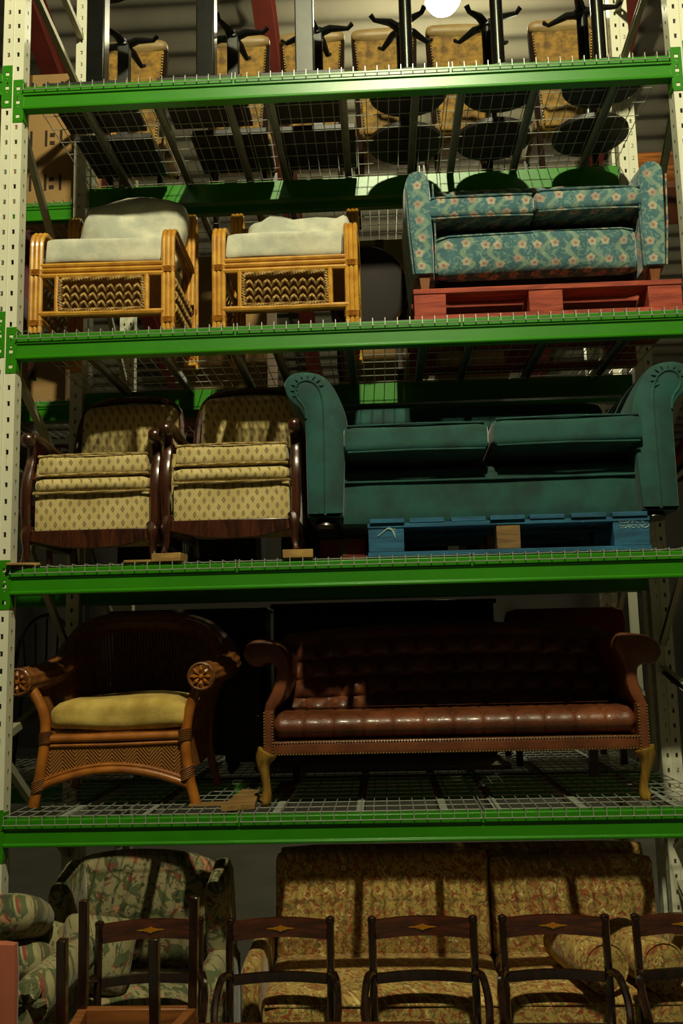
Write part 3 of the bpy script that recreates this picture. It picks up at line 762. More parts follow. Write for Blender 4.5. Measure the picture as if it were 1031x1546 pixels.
part('piping', MB().tube([(1.43, .106, z1 + .004), (2.11, .102, z1 + .002), (2.79, .106, z1 + .004)], .006, 6), M_TEAL, ts)
for xa, xb, dz, tl in ((1.468, 2.105, 0, .0), (2.118, 2.77, .012, -.012)):
    c = ((xa + xb) / 2, .31, z1 + .165 + dz)
    cu = part('seat_cushion', MB().rbox((0, 0, 0), (xb - xa, .6, .13), .03, 9, (0, 0, .02), lambda p: Matrix.Translation(c) @ Matrix.Rotation(tl, 4, 'Y') @ Matrix.Rotation(-.06, 4, 'X') @ Vector(p)), M_TEAL, ts)
    mb = MB()
    for q in (.058, -.058): mb.tube([(xa + .02, .018, c[2] + q + .015), ((xa + xb) / 2, .009, c[2] + q + .017), (xb - .02, .018, c[2] + q + .015)], .005, 6)
    part('piping', mb, M_TEAL, cu)
part('back', MB().rbox((cxm, .78, TZ + .36), (1.35, .16, .62), .07, 9), M_TEAL, ts)
M_BUN = wood('dark_bun_foot', '120805', '2c140c', .35, 'z', .3)
for x in (W(492, 788, .12).x, W(985, 775, .12).x):
    part('bun_foot', MB().lathe([(.02, -.04), (.045, -.036), (.056, -.02), (.05, -.004), (.03, .02)], (x, .12, TZ), 'z', 14), M_BUN, ts)

# ------------------------------------------------------------------ wicker chair with roll arms (fourth shelf)
D4 = DECK[3] + .002
M_CANE = mat('brown_cane', '7c4b1c', .5, scale=30, col2='5a3212', coat=.1)
M_POLE = mat('bamboo_pole', 'a8641c', .4, scale=10, col2='7f4512', coat=.2)
M_YELLOW = mat('mustard_linen', 'c4a856', .9, scale=10, col2='a48538', bmp=.25, bscale=180, sheen=.2)
def m_herring():
    m, t, b = base_mat('herringbone_weave', .6)
    u, v = t.uv()
    band = t.math('SUBTRACT', t.math('MULTIPLY', t.math('ABSOLUTE', t.math('SUBTRACT', t.math('FRACT', t.math('MULTIPLY', u, 9)), .5)), 2.0), 0.0)
    st = t.math('FRACT', t.math('MULTIPLY', t.math('ADD', v, t.math('MULTIPLY', band, .06)), 62))
    st = t.ramp(st, .1, .7)
    t.l.new(t.mix(st, lin('4a260c'), lin('9a6426')), b.inputs['Base Color']); bump(t, b, st, .8, .004); return m
M_HERRING = m_herring()
wk = thing('wicker_armchair', 'brown wicker armchair with rolled arms and mustard seat cushion', 'armchair', (.46, .22, D4))
YF = .22
LLEG = [(50, 1224), (58, 1185), (69, 1115), (68, 1075), (45, 1035)]; RLEG = [(296, 1215), (283, 1165), (279, 1110), (288, 1060), (303, 1030)]
for L in (LLEG, RLEG):
    P = [W(a, b, YF) for a, b in L]; P[0].z = D4
    part('front_leg', MB().tube(smooth(P, 2), .024, 10), M_POLE, wk)
    Q = [p + Vector((0, .55, 0)) for p in P]; Q[0].z = D4
    part('back_leg', MB().tube(smooth(Q, 2), .02, 8), M_POLE, wk)
    b1 = MB()
    for k, (a, b) in enumerate((L[1], L[2])):
        c = W(a, b, YF)
        for j in range(6): b1.tube([(c.x + .028 * math.cos(q), c.y + .028 * math.sin(q), c.z + (j - 3) * .009 + .012 * math.cos(q + k)) for q in [2 * PI * i / 10 for i in range(10)]], .0045, 4, closed=True)
    part('binding', b1, M_CANE, wk, stuff=True)
part('seat_rail', MB().tube([W(70, 1116, YF), W(170, 1113, YF), W(280, 1109, YF)], .019, 10), M_POLE, wk)
part('seat_rail', MB().tube([W(72, 1126, YF), W(170, 1124, YF), W(279, 1119, YF)], .008, 8), M_POLE, wk)
ARCH = [(58, 1190), (85, 1178), (125, 1166), (170, 1161), (215, 1164), (255, 1174), (285, 1185)]
part('arch_rail', MB().tube(smooth([W(a, b, YF) for a, b in ARCH], 2), .018, 10), M_POLE, wk)
part('arch_rail', MB().tube(smooth([W(a, b - 8, YF) for a, b in ARCH], 2), .009, 8), M_POLE, wk)
pan = XZ([(74, 1124), (276, 1118), (280, 1172), (250, 1165), (212, 1157), (170, 1153), (128, 1158), (90, 1170), (66, 1180)], YF)
part('woven_front_panel', MB().prism(pan, YF + .004, YF + .016), M_HERRING, wk)
RIM = [W(27, 1030, .17), W(45, 1026, .24), W(75, 1018, .36), W(98, 1005, .5), W(112, 975, .64), W(135, 950, .76), W(175, 940, .82), W(225, 938, .83), W(275, 940, .82), W(315, 952, .76), W(338, 975, .64), W(348, 998, .5), W(338, 1008, .36), W(318, 1016, .25), W(304, 1021, .17)]
RP = smooth(RIM, 2); n = len(RP)
rr = [.058 if min(i, n - 1 - i) < n * .28 else .052 for i in range(n)]
part('rolled_rim', MB().tube(RP, rr, 44, rib=lambda k: 1 + (.05 if k % 4 == 0 else (-.07 if k % 4 == 2 else 0))), M_CANE, wk, ang=60)
for c in (RIM[0], RIM[-1]):
    mb = MB().lathe([(.0, -.006), (.05, -.006), (.056, -.012), (.062, -.008), (.064, .004), (.06, .02)], c, 'y', 24)
    rs = part('rosette', mb, M_CANE, wk, label='carved flower rosette on the arm end')
    mb = MB().lathe([(.0, -.02), (.008, -.018), (.012, -.01), (.012, 0)], c, 'y', 10)
    for k in range(8):
        a = 2 * PI * k / 8; mb.tube([(c.x + .014 * math.cos(a), c.y - .008, c.z + .014 * math.sin(a)), (c.x + .03 * math.cos(a), c.y - .013, c.z + .03 * math.sin(a)), (c.x + .048 * math.cos(a), c.y - .008, c.z + .048 * math.sin(a))], [.003, .009, .004], 6)
    part('petals', mb, M_POLE, rs)
# caned back and sides hang from the rim
seatpath = [W(72, 1112, YF) , W(85, 1100, .4), W(110, 1085, .6), W(140, 1075, .74), W(200, 1070, .8), W(240, 1070, .8), W(300, 1075, .72), W(318, 1085, .58), W(300, 1100, .4), W(279, 1108, YF)]
def resamp(P, m):
    L = [0]
    for i in range(1, len(P)): L.append(L[-1] + (P[i] - P[i-1]).length)
    out = []
    for k in range(m):
        t = L[-1] * k / (m - 1); i = 1
        while i < len(P) - 1 and L[i] < t: i += 1
        out.append(P[i-1].lerp(P[i], (t - L[i-1]) / max(1e-9, L[i] - L[i-1])))
    return out
A = resamp(RP, 120); B = resamp(smooth(seatpath, 2), 120)
for nm, i0, i1 in (('caned_side', 5, 34), ('caned_back', 35, 84), ('caned_side', 85, 115)):
    mb = MB()
    for i in range(i0, i1 + 1):
        a, b = A[i], B[i]; o = (a + b) / 2
        mb.tube([a + Vector((0, 0, -.02)), o, b], .0072, 5)
        if nm == 'caned_side': mb.tube([b, b + Vector((0, 0, -.16))], .0066, 5)
    part(nm, mb, M_CANE, wk, stuff=True)
part('seat_base', MB().prism([(W(74, 1110, YF).x, .23), (W(276, 1110, YF).x, .23), (W(300, 1110, .7).x, .76), (W(120, 1110, .7).x, .76)], D4 + .3, D4 + .325, 'xy'), M_CANE, wk)
ca, cb = W(70, 1085, .2), W(286, 1080, .2)
def cush(p):
    u = (p[0] - (ca.x + cb.x) / 2) / ((cb.x - ca.x) / 2)
    k = 1 - .25 * max(0, abs(u) - .72) / .28
    q = wrinkle(p, .006); z0 = D4 + .325
    return (q[0], q[1], z0 + (q[2] - z0) * k)
part('seat_cushion', MB().rbox(((ca.x + cb.x) / 2 + .01, .46, D4 + .325 + .068), (cb.x - ca.x - .01, .52, .13), .045, 11, (0, 0, .022), cush), M_YELLOW, wk)

# ------------------------------------------------------------------ leather sofa
def m_leather(name, c1, c2, rough=.4):
    m, t, b = base_mat(name, rough, coat=.15)
    f = t.noise(5, 5); t.l.new(t.mix(t.ramp(f, .3, .7), lin(c2), lin(c1)), b.inputs['Base Color'])
    vo = t.new('ShaderNodeTexVoronoi', feature='DISTANCE_TO_EDGE'); vo.inputs['Scale'].default_value = 70; t.l.new(t.coord(), vo.inputs['Vector'])
    h = t.math('ADD', t.ramp(vo.outputs['Distance'], 0, .06), t.noise(25, 3)); bump(t, b, h, .25, .003); return m
M_LEATHER = m_leather('oxblood_leather', '764022', '522915')
M_NAIL = mat('brass_nail', 'a58a4c', .35, .85, var=.2, scale=40)
M_GILT = wood('worn_gilt_wood', '6a4a16', 'a07c2c', .45, 'z', .15)
YL = .17
ls = thing('leather_sofa', 'long tufted oxblood leather sofa with brass nail trim', 'sofa', (1.9, YL, D4))
xl, xr = W(412, 1100, YL).x, W(964, 1098, YL).x
zr0, zr1, zs1 = W(690, 1137, YL).z, W(690, 1114, YL).z, W(690, 1072, YL).z
part('seat_rail', MB().rbox(((xl + xr) / 2, YL + .36, (zr0 + zr1) / 2), (xr - xl + .02, .72, zr1 - zr0), .014, 7), M_LEATHER, ls)
NB = 12; span = xr - xl
def seat_fn(u, v):
    x = xl + span * u; h = (zs1 - zr1); cy, cz, ry, rz = YL + .09, zr1 + h * .5, .092, h * .5
    if v < .6:
        a = -PI / 2 + PI * v / .6; y = cy - ry * math.cos(a); z = cz + rz * math.sin(a); nx = (-math.cos(a), math.sin(a))
    else: y = cy + (v - .6) / .4 * .5; z = cz + rz; nx = (0, 1)
    k = u * NB; d = (k - round(k)) / NB * span
    seam = math.exp(-(d / .007) ** 2) * (.005 if .5 < k < NB - .5 else 0) + .012 * (abs(d) / (span / NB)) ** 2
    bt = math.exp(-((d / .022) ** 2 + ((v - .53) / .06) ** 2)) * .016 if .5 < k < NB - .5 else 0
    end = max(0, 1 - min(u, 1 - u) / .02) ** 2 * .03
    q = seam * (1 if v < .75 else .4) + bt + end
    return (x, y - nx[0] * q, z - nx[1] * q)
part('seat', MB().grid(seat_fn, 144, 34), M_LEATHER, ls)
for k in range(1, NB):
    p = seat_fn(k / NB, .53); part('button', MB().lathe([(.0, -.007), (.008, -.005), (.009, 0)], (p[0], p[1], p[2]), 'y', 8), M_LEATHER, ls)
def nails(pts, step=.0125, r=.0042):
    P = resamp([Vector(p) for p in pts], max(2, int(sum((Vector(pts[i+1]) - Vector(pts[i])).length for i in range(len(pts)-1)) / step) + 1))
    mb = MB()
    for p in P: mb.lathe([(r, 0), (r * .8, -r * .5), (r * .2, -r * .8)], p, 'y', 6)
    return mb
part('nail_trim', nails([(xl, YL - .001, zr1 - .006), (xr, YL - .001, zr1 - .006)]), M_NAIL, ls, stuff=True, label='row of brass nail heads')
part('nail_trim', nails([(xl, YL - .001, zr0 + .006), (xr, YL - .001, zr0 + .006)]), M_NAIL, ls, stuff=True, label='row of brass nail heads')
# scrolled arms: s-shaped section swept back from the front panel
def arm_section(pxs, Y): return smooth2(XZ(pxs, Y), 2)
ARM_L = [(397, 1135), (397, 1068), (408, 1050), (416, 1025), (416, 1006), (404, 1000), (392, 1008), (378, 1006), (367, 992), (369, 976), (382, 966), (400, 966), (420, 972), (434, 990), (438, 1015), (432, 1045), (424, 1062), (413, 1072), (413, 1135)]
ARM_R = [(963, 1130), (963, 1066), (953, 1056), (944, 1030), (940, 1000), (925, 975), (930, 955), (950, 955), (975, 958), (994, 968), (1000, 984), (994, 998), (982, 1004), (970, 1002), (962, 1008), (963, 1028), (972, 1050), (980, 1066), (980, 1130)]
for s, A_ in ((-1, ARM_L), (1, ARM_R)):
    low = XZ([q for q in A_ if q[1] > 1045], YL); 
    part('arm', scroll_arm(smooth2([(a, b) for a, b in XZ(A_, YL + .14)], 2), YL + .13, YL + .72, .02), M_LEATHER, ls)
    xs = [q[0] for q in low]; z0 = zr0; z1 = W(690, 1068, YL).z
    a, b = (W(397, 1100, YL).x, W(413, 1100, YL).x) if s < 0 else (W(963, 1095, YL).x, W(980, 1095, YL).x)
    part('arm_front', MB().rbox(((a + b) / 2, YL + .03, (z0 + z1) / 2), (b - a, .07, z1 - z0), .008, 5), M_LEATHER, ls)
    mb = MB()
    for x in (a + .005, b - .005):
        n_ = nails([(x, YL - .006, z0 + .006), (x, YL - .006, z1 - .008)]); mb.add(n_.v, n_.f)
    part('nail_trim', mb, M_NAIL, ls, stuff=True, label='rows of brass nail heads down the arm front')
    Lg = [(404, 1138), (396, 1150), (401, 1175), (404, 1195), (400, 1212), (398, 1219)] if s < 0 else [(972, 1132), (978, 1145), (974, 1170), (971, 1190), (976, 1205), (979, 1212)]
    P = [W(p_, q_, YL + .02) for p_, q_ in Lg]; P[0].z += .01; P[-1].z = D4 + .012
    part('front_leg', MB().tube(smooth(P, 2), [.045, .046, .045, .043, .04, .036, .031, .027, .023, .02, .019, .018, .018, .019, .021, .023, .025, .026, .027, .026][:len(smooth(P, 2))] + [.026] * max(0, len(smooth(P, 2)) - 20), 10), M_GILT, ls, label='worn gilt cabriole leg')
    xb = a + .08 if s < 0 else b - .1
    part('back_leg', MB().bar((xb, YL + .66, zr0 + .01), (xb, YL + .7, D4), .04, .04, (1, 0, 0)), M_DARKWOOD, ls)
def lback(u, v):
    x = xl - .03 + (span + .05) * u; k = u * 13; z0, z1 = zs1 - .05, zs1 + .33 - .05 * (2 * abs(u - .5)) ** 3
    if v < .75:
        vv = v / .75; q = vv * 4; dd = abs(math.sin(PI * (k + .5 * (int(q) % 2)))) ** .7 * abs(math.sin(PI * q)) ** .7
        return (x, YL + .5 + .12 * vv - .035 * dd, z0 + (z1 - z0) * vv)
    a = (v - .75) / .25 * PI * 1.1; r = .06
    return (x, YL + .62 + r - r * math.cos(a), z1 + r * math.sin(a) * (1 + .1 * abs(math.sin(PI * k))))
part('back', MB().grid(lback, 156, 48), M_LEATHER, ls)
part('back_panel', MB().box(xl - .02, xr + .02, YL + .69, YL + .72, zr0, zs1 + .3), M_LEATHER, ls)
M_PLANK = wood('old_plank', '5e4320', '8f6c34', .85, 'x')
offcut((WZ(302, 1224, D4).x + .01, .2, D4), (.17, .1, .006), 'thin plank beneath the foot of the wicker chair', .1, M_PLANK)
def plank_at(pts, h, label):
    q = [WZ(a, b, D4) for a, b in pts]
    c = sum(q, Vector()) / 4; return single('wood_plank', MB().prism([(p.x, p.y) for p in q], D4 + .0005, D4 + h, 'xy'), M_PLANK, label, 'plank', (c.x, c.y, D4), None, .002)
plank_at([(333, 1226), (385, 1222), (392, 1200), (366, 1199)], .024, 'short plank lying between the wicker chair and leather sofa')
plank_at([(408, 1203), (428, 1199), (455, 1183), (425, 1183)], .012, 'thin plank behind the front leg of the leather sofa')

# ------------------------------------------------------------------ top shelf: upturned tables
D1 = DECK[0] + .002
M_TTOP = mat('dark_laminate', '1d1712', .5, var=.3, scale=10); M_COLB = mat('black_steel_column', '23241f', .28, .7, var=.3, scale=15); M_COLG = mat('brushed_steel_column', '3a3b36', .45, .5, var=.2, scale=15)
def upturned_table(loc, sq, r, h, colw, mt, label, cross=True, rz=0):
    t = thing('pedestal_table', label, 'table', loc, rz, 'tables stored upside down on the top shelf')
    if sq: part('table_top', MB().box(-r, r, -r, r, 0, .028), M_TTOP, t, local=True, bevel=.003)
    else: part('table_top', MB().lathe([(r - .004, 0), (r, .004), (r, .024), (r - .004, .028)], seg=32), M_TTOP, t, local=True)
    part('mounting_plate', MB().box(-.1, .1, -.1, .1, .028, .034), M_BLACK, t, local=True)
    if sq: part('column', MB().box(-colw / 2, colw / 2, -colw / 2, colw / 2, .034, h), mt, t, local=True, bevel=.006)
    else: part('column', MB().cyl((0, 0, .034), (0, 0, h), colw / 2, 20), mt, t, local=True)
    if cross:
        for k in range(4):
            a = PI / 4 + k * PI / 2 + .5; c, s_ = math.cos(a), math.sin(a)
            part('foot_arm', MB().tube([(0, 0, h - .0), (.08 * c, .08 * s_, h + .015), (.18 * c, .18 * s_, h - .01), (.205 * c, .205 * s_, h + .012)], [.028, .024, .014, .016], 8, flat=.7), M_BLACK, t, local=True)
        part('hub', MB().lathe([(.03, h - .02), (.042, h - .01), (.042, h + .02), (.02, h + .032)], seg=14), M_BLACK, t, local=True)
    else: part('base_disc', MB().lathe([(.05, h - .01), (.19, h + .0), (.2, h + .012), (.19, h + .02)], seg=24), M_BLACK, t, local=True)
    return t
for k, (px, r, sq, m_) in enumerate([(148, .2, 1, M_COLB), (312, .2, 1, M_COLB), (460, .2, 1, M_COLG), (613, .19, 0, M_COLB), (751, .19, 0, M_COLB), (904, .19, 0, M_COLB)]):
    p = W(px, 60, .24)
    upturned_table((p.x, .24, D1), sq, r, .72, .09 if sq else .062, m_, ['tall upturned square table with black column beside the cream upright', 'tall upturned square table with black column beside the first gold chair', 'tall upturned square table with bright steel column', 'tall upturned round table with black tube beside the steel column', 'tall upturned round table with black tube just under the glowing lamp', 'tall upturned round table with black tube near the end of the shelf'][k], False)
for k, (px, py, sq, m_) in enumerate([(188, 70, 1, M_COLG), (352, 58, 1, M_COLG), (478, 52, 1, M_COLG), (606, 45, 0, M_COLB), (735, 40, 0, M_COLB), (878, 22, 0, M_COLB)]):
    p = W(px, py, .7)
    upturned_table((p.x, .7, D1), sq, .2, max(.5, p.z - D1), .062, m_, ['upturned low square table, black cross foot, behind the column by the cream upright', 'upturned low square table, black cross foot, next to the second gold chair', 'upturned low square table, black cross foot, behind the steel column', 'upturned low round table, black cross foot, between steel column and lamp', 'upturned low round table, black cross foot, just under the glowing lamp', 'upturned low round table, black cross foot, near the end of the shelf'][k], True, 0 if sq else .3 * k)
M_GOLD = mat('gold_velvet', '96701c', .75, scale=22, col2='543a0a', sheen=.15, bmp=.2, bscale=90); M_RIM = mat('tan_leather_rim', '9a8250', .5, scale=8, col2='84693c')
def gold_chair(loc, label, rz=0):
    t = thing('velvet_chair', label, 'chair', loc, rz, 'gold velvet chairs on the rear rack')
    H = 1.09
    part('back_pad', MB().loft([[(s * (.135 + .045 * v), -.02 - .02 * (1 if k else 0) + (.0), .4 + v * (H - .47)) for s, k in ((-1, 0), (1, 0))] + [(s * (.135 + .045 * v), .03, .4 + v * (H - .47)) for s in (1, -1)] for v in (0, .25, .5, .75, 1)]), M_GOLD, t, local=True, bevel=.01)
    part('top_roll', MB().rbox((0, .005, H - .04), (.4, .09, .075), .035, 7, (0, 0, .01)), M_RIM, t, local=True)
    for s in (-1, 1):
        mb = nails([(s * .134, -.025, .42), (s * .176, -.025, H - .1)], .018, .006); part('nail_trim', mb, M_NAIL, t, local=True, stuff=True)
        part('back_stile', MB().bar((s * .15, .012, 0), (s * .185, .012, H - .06), .03, .04, (0, 1, 0)), mat('matt_dark_wood', '20120a', .9, spec=.1), t, local=True)
        part('leg', MB().bar((s * .19, .4, 0), (s * .19, .4, .4), .035, .035, (0, 1, 0)), M_DARKWOOD, t, local=True)
    part('seat', MB().rbox((0, .2, .43), (.4, .42, .09), .035, 7, (0, 0, .015)), M_GOLD, t, local=True)
    return t
gc = None
GL = ['beside the cream upright', 'next to the second square table', 'behind the bright steel column', 'half hidden by a black tube', 'in front of the glowing lamp', 'near the end of the shelf']
for k, (px, py) in enumerate([(205, 48), (358, 32), (470, 28), (578, 20), (690, 14), (845, 16)]):
    p = W(px, py, 1.27); lab = 'gold velvet chair with tan top roll, ' + GL[k]
    if gc is None: gc = gold_chair((p.x, 1.27, D1), lab)
    else: dup(gc, (p.x, 1.27, D1), .04 * math.sin(k * 2), lab)

# ------------------------------------------------------------------ bottom of the rack: paisley sofa
SY = .24; ST = .485                       # sofa pushed back under the rack; seat height
XA, XM, XB = W(416, 1350, .62).x, W(740, 1350, .62).x, W(990, 1350, .62).x
ps = thing('paisley_sofa', 'large paisley tapestry sofa on the floor behind the dining chairs', 'sofa', ((XA + XB) / 2, -.03, 0))
for xa, xb, px in ((XA, XM - .004, (560, 1283)), (XM + .004, XB, (860, 1290))):
    zt = W(*px, .7).z
    part('back_cushion', MB().rbox((0, 0, 0), (xb - xa, .14, zt - ST + .03), .03, 9, (0, .02, 0), lambda p: Matrix.Translation(((xa + xb) / 2, .675, (zt + ST - .03) / 2)) @ Matrix.Rotation(-.1, 4, 'X') @ Vector(p)), M_PAISLEY, ps)
    cu = part('seat_cushion', MB().rbox(((xa + xb) / 2, .33, ST - .07), (xb - xa, .6, .14), .04, 9, (0, 0, .015)), M_PAISLEY, ps)
    part('piping', MB().tube([(xa + .02, .035, ST - .025), ((xa + xb) / 2, .028, ST - .02), (xb - .02, .035, ST - .025)], .006, 6), M_PAISLEY, cu)
part('base', MB().rbox(((XA + XB) / 2, .39, .21), (XB - XA, .66, .28), .03, 7), M_PAISLEY, ps)
part('back_frame', MB().rbox(((XA + XB) / 2, .8, .5), (XB - XA, .1, .86), .04, 7), M_PAISLEY, ps)
for x in (XA - .05, XB + .05): part('arm', MB().rbox((x, .42, .33), (.09, .66, .54), .04, 7), M_PAISLEY, ps)
for x in (XA, XB):
    for y in (.1, .74): part('foot', MB().lathe([(.02, 0), (.03, .02), (.035, .08)], (x, y, 0), 'z', 10), M_BUN, ps)
def bolster(px, py, r, length, label, rz, Y=.03):
    c = W(px, py, Y); c.z = ST + r + .012; t = thing('bolster_cushion', label, 'bolster', (c.x, Y, c.z - r), rz, 'paisley bolsters on the sofa')
    part('body', MB().lathe([(.0, .006), (r - .02, .0), (r - .006, .006), (r, .03), (r * 1.02, length / 2), (r, length - .03), (r - .006, length - .006), (0, length)], (0, 0, r), 'y', 24), M_PAISLEY, t, local=True)
    for y in (.006, length - .006): part('piping', MB().tube([((r - .004) * math.cos(a), y, r + (r - .004) * math.sin(a)) for a in [2 * PI * k / 24 for k in range(24)]], .006, 6, closed=True), M_PAISLEY, t, local=True)
    return t
bolster(916, 1470, .098, .4, 'striped paisley bolster cushion behind the third inlaid dining chair', .24)
bolster(1003, 1470, .098, .4, 'striped paisley bolster cushion at the sofa end by the cream upright', .24)

# floral armchair
fa = thing('chintz_armchair', 'dark floral chintz armchair on the floor behind the upturned chair', 'armchair', (.52, .0, 0))
bp = smooth2(XZ([(82, 1470), (80, 1400), (84, 1330), (110, 1300), (160, 1289), (210, 1286), (270, 1289), (318, 1302), (338, 1330), (340, 1400), (338, 1470)], .5), 2, True)
part('back', scroll_arm([(a, max(b, .35)) for a, b in bp], .48, .62, .04), M_FLORALD, fa)
x0_, x1_ = W(95, 1400, .3).x, W(328, 1400, .3).x
for s, xc in ((-1, x0_), (1, x1_)):
    part('wing', MB().rbox((0, 0, 0), (.09, .3, .5), .04, 7, (.01, 0, 0), lambda p: Matrix.Translation((xc, .4, .68)) @ Matrix.Rotation(.25, 4, 'X') @ Vector(p)), M_FLORALD, fa)
    part('arm', MB().rbox((xc + s * .01, .24, .34), (.14, .5, .5), .06, 7, (0, 0, .02)), M_FLORALD, fa)
part('seat_cushion', MB().rbox(((x0_ + x1_) / 2, .26, .4), (x1_ - x0_ - .15, .46, .14), .045, 7, (0, 0, .02)), M_FLORALD, fa)
part('base', MB().rbox(((x0_ + x1_) / 2, .3, .2), (x1_ - x0_ - .08, .48, .28), .03, 7), M_FLORALD, fa)
for x in (x0_, x1_):
    for y in (.08, .5): part('foot', MB().lathe([(.02, 0), (.03, .02), (.035, .09)], (x, y, 0), 'z', 10), M_BUN, fa)
single('scatter_cushion', MB().rbox((0, 0, 0), (.32, .1, .3), .05, 9, (0, .05, 0), lambda p: Matrix.Translation((.36, .16, .63)) @ Matrix.Rotation(-.3, 4, 'X') @ Matrix.Rotation(.12, 4, 'Y') @ Vector(p)), M_FLORALD, 'pale floral scatter cushion propped on the chintz armchair', 'cushion', (.36, .16, .49))
# roll-arm sofa end and coral board
RY = -.62
rc = W(42, 1512, RY); rc.z -= .01; RR = .078
ra = thing('roll_arm_sofa', 'floral roll-arm sofa end beside the coral board', 'sofa', (rc.x - .4, RY, 0))
prof = [(rc.x + RR * math.cos(a), rc.z + RR * math.sin(a)) for a in [math.radians(k) for k in range(-60, 241, 15)]] + [(rc.x - .04, .12), (rc.x + .04, .12)]
part('arm', scroll_arm(prof, RY, -.06, .015), M_FLORALD, ra)
mb = MB()
for k in range(5):
    a = math.radians(10 + k * 40); mb.tube([(rc.x + .2 * RR * math.cos(a), RY - .01, rc.z + .2 * RR * math.sin(a)), (rc.x + .55 * RR * math.cos(a), RY - .018, rc.z + .55 * RR * math.sin(a)), (rc.x + .9 * RR * math.cos(a), RY - .008, rc.z + .9 * RR * math.sin(a))], [.006, .018, .01], 6)
part('pleats', mb, M_FLORALD, ra)
part('seat', MB().rbox((rc.x - .46, -.32, .4), (.82, .52, .24), .05, 7), M_FLORALD, ra)
part('back', MB().rbox((rc.x - .46, -.14, .52), (.86, .14, .66), .06, 7), M_FLORALD, ra)
part('base', MB().box(rc.x - .86, rc.x - .01, RY + .05, -.08, .0, .29), M_FLORALD, ra)
for k, (px, py) in enumerate(((28, 1455), (18, 1385))):
    c = W(px, py, -.3)
    single('scatter_cushion', MB().rbox((0, 0, 0), (.27, .26, .11), .05, 9, (0, 0, .03), lambda p: Matrix.Translation(c) @ Matrix.Rotation(-.35, 4, 'X') @ Vector(p)), M_FLORALD, ['floral scatter cushion lying on the roll-arm sofa', 'floral scatter cushion on top of the pile at the roll-arm sofa'][k], 'cushion', (c.x, c.y, c.z - .1))
M_CORAL = mat('coral_fabric', 'a5583c', .85, var=.15, scale=6, sheen=.2)
cx_ = W(27, 1470, -.8).x; cz_ = W(20, 1421, -.8).z
cb_ = thing('coral_headboard', 'coral fabric headboard leaning beside the roll-arm sofa', 'headboard', (cx_ - .2, -.8, 0))
part('panel', MB().rbox((cx_ - .22, -.8, (cz_ + .1) / 2), (.44, .05, cz_ - .1), .02, 7), M_CORAL, cb_); part('leg', MB().box(cx_ - .4, cx_ - .36, -.815, -.785, 0, .14), M_DARKWOOD, cb_); part('leg', MB().box(cx_ - .08, cx_ - .04, -.815, -.785, 0, .14), M_DARKWOOD, cb_)

# ------------------------------------------------------------------ inlaid dining chairs, facing the aisle
M_REG = wood('black_mahogany', '0e0704', '2a130a', .22, 'z', .6); M_REGR = wood('figured_rail', '2a0f06', '5a2812', .25, 'x', .6)
M_INLAY = mat('brass_inlay', 'c8841c', .3, .4, var=.2); M_SEATB = mat('dark_seat_hide', '1a120c', .5)
def regency_chair(loc, label, rz=0, arms=True):
    t = thing('dining_chair', label, 'chair', loc, rz, 'inlaid dining chairs in front of the sofas'); hw = .195
    for s in (-1, 1):
        P = smooth([(s * hw, .06, 0), (s * hw, .01, .25), (s * hw, -.01, .45), (s * hw, .0, .66), (s * hw, .02, .845)], 2)
        part('stile', MB().tube(P, .0155, 8), M_REG, t, local=True)
        part('cap', MB().lathe([(.0165, -.012), (.019, -.004), (.017, .006), (.006, .012)], (s * hw, .021, .845), 'z', 10), M_REG, t, local=True)
        part('front_leg', MB().tube(smooth([(s * hw * 1.1, -.4, .44), (s * hw * 1.1, -.43, .2), (s * hw * 1.1, -.46, 0)], 2), .017, 8), M_REG, t, local=True)
        part('seat_rail', MB().bar((s * hw, 0, .42), (s * hw * 1.1, -.4, .42), .025, .055), M_REG, t, local=True)
        if arms:
            A_ = smooth([(s * hw, .0, .65), (s * (hw + .02), -.06, .67), (s * (hw + .032), -.14, .62), (s * (hw + .03), -.2, .56), (s * (hw + .02), -.21, .52), (s * (hw + .024), -.2, .48), (s * (hw + .02), -.2, .44)], 2)
            part('arm', MB().tube(A_, .015, 8), M_REG, t, local=True)
    def rail(z0, z1, bow, th, m_, name):
        def fn(u, v):
            x = -hw + 2 * hw * u; return (x, .02 + bow * math.sin(PI * u) - th / 2, z0 + (z1 - z0) * v + .006 * math.sin(PI * u))
        return part(name, MB().grid(fn, 12, 2, back=(0, th, 0)), m_, t, local=True)
    cr = rail(.772, .842, .03, .022, M_REGR, 'crest_rail')
    rail(.61, .645, .02, .02, M_REG, 'cross_rail')
    mb = MB()
    for k, (w, h) in enumerate(((.055, .0035), (.03, .007), (.012, .011))): mb.lathe([(.0, 0), (1, -.0012 - .0004 * k), (0, -.002 - .0004 * k)], (0, 0, 0), 'y', 12) if False else mb.prism([(w * math.cos(a), .811 + h * math.sin(a)) for a in [2 * PI * i / 16 for i in range(16)]], .0345 - .001 * k, .04)
    part('inlay', mb, M_INLAY, cr, local=True, label='brass inlay on the crest rail')
    part('back_seat_rail', MB().box(-hw, hw, -.012, .012, .395, .45), M_REG, t, local=True)
    part('seat', MB().rbox((0, -.2, .455), (.39, .4, .05), .02, 7, (0, 0, .015)), M_SEATB, t, local=True)
    return t
CH = [(422, 'inlaid dark dining chair in front of the gap between armchair and paisley sofa', .02), (638, 'inlaid dark dining chair in front of the brightest paisley patch', 0), (837, 'inlaid dark dining chair in front of a paisley bolster', -.02), (1040, 'inlaid dark dining chair beside the cream upright and sofa end', 0), (225, 'inlaid dark dining chair behind the upturned chair', .1)]
rc0 = None
for k, (px, lab, rz) in enumerate(CH):
    p = W(px, 1400, -.18)
    if rc0 is None: rc0 = regency_chair((p.x, -.18, 0), lab, rz)
    else: dup(rc0, (p.x, -.18, 0), rz, lab)
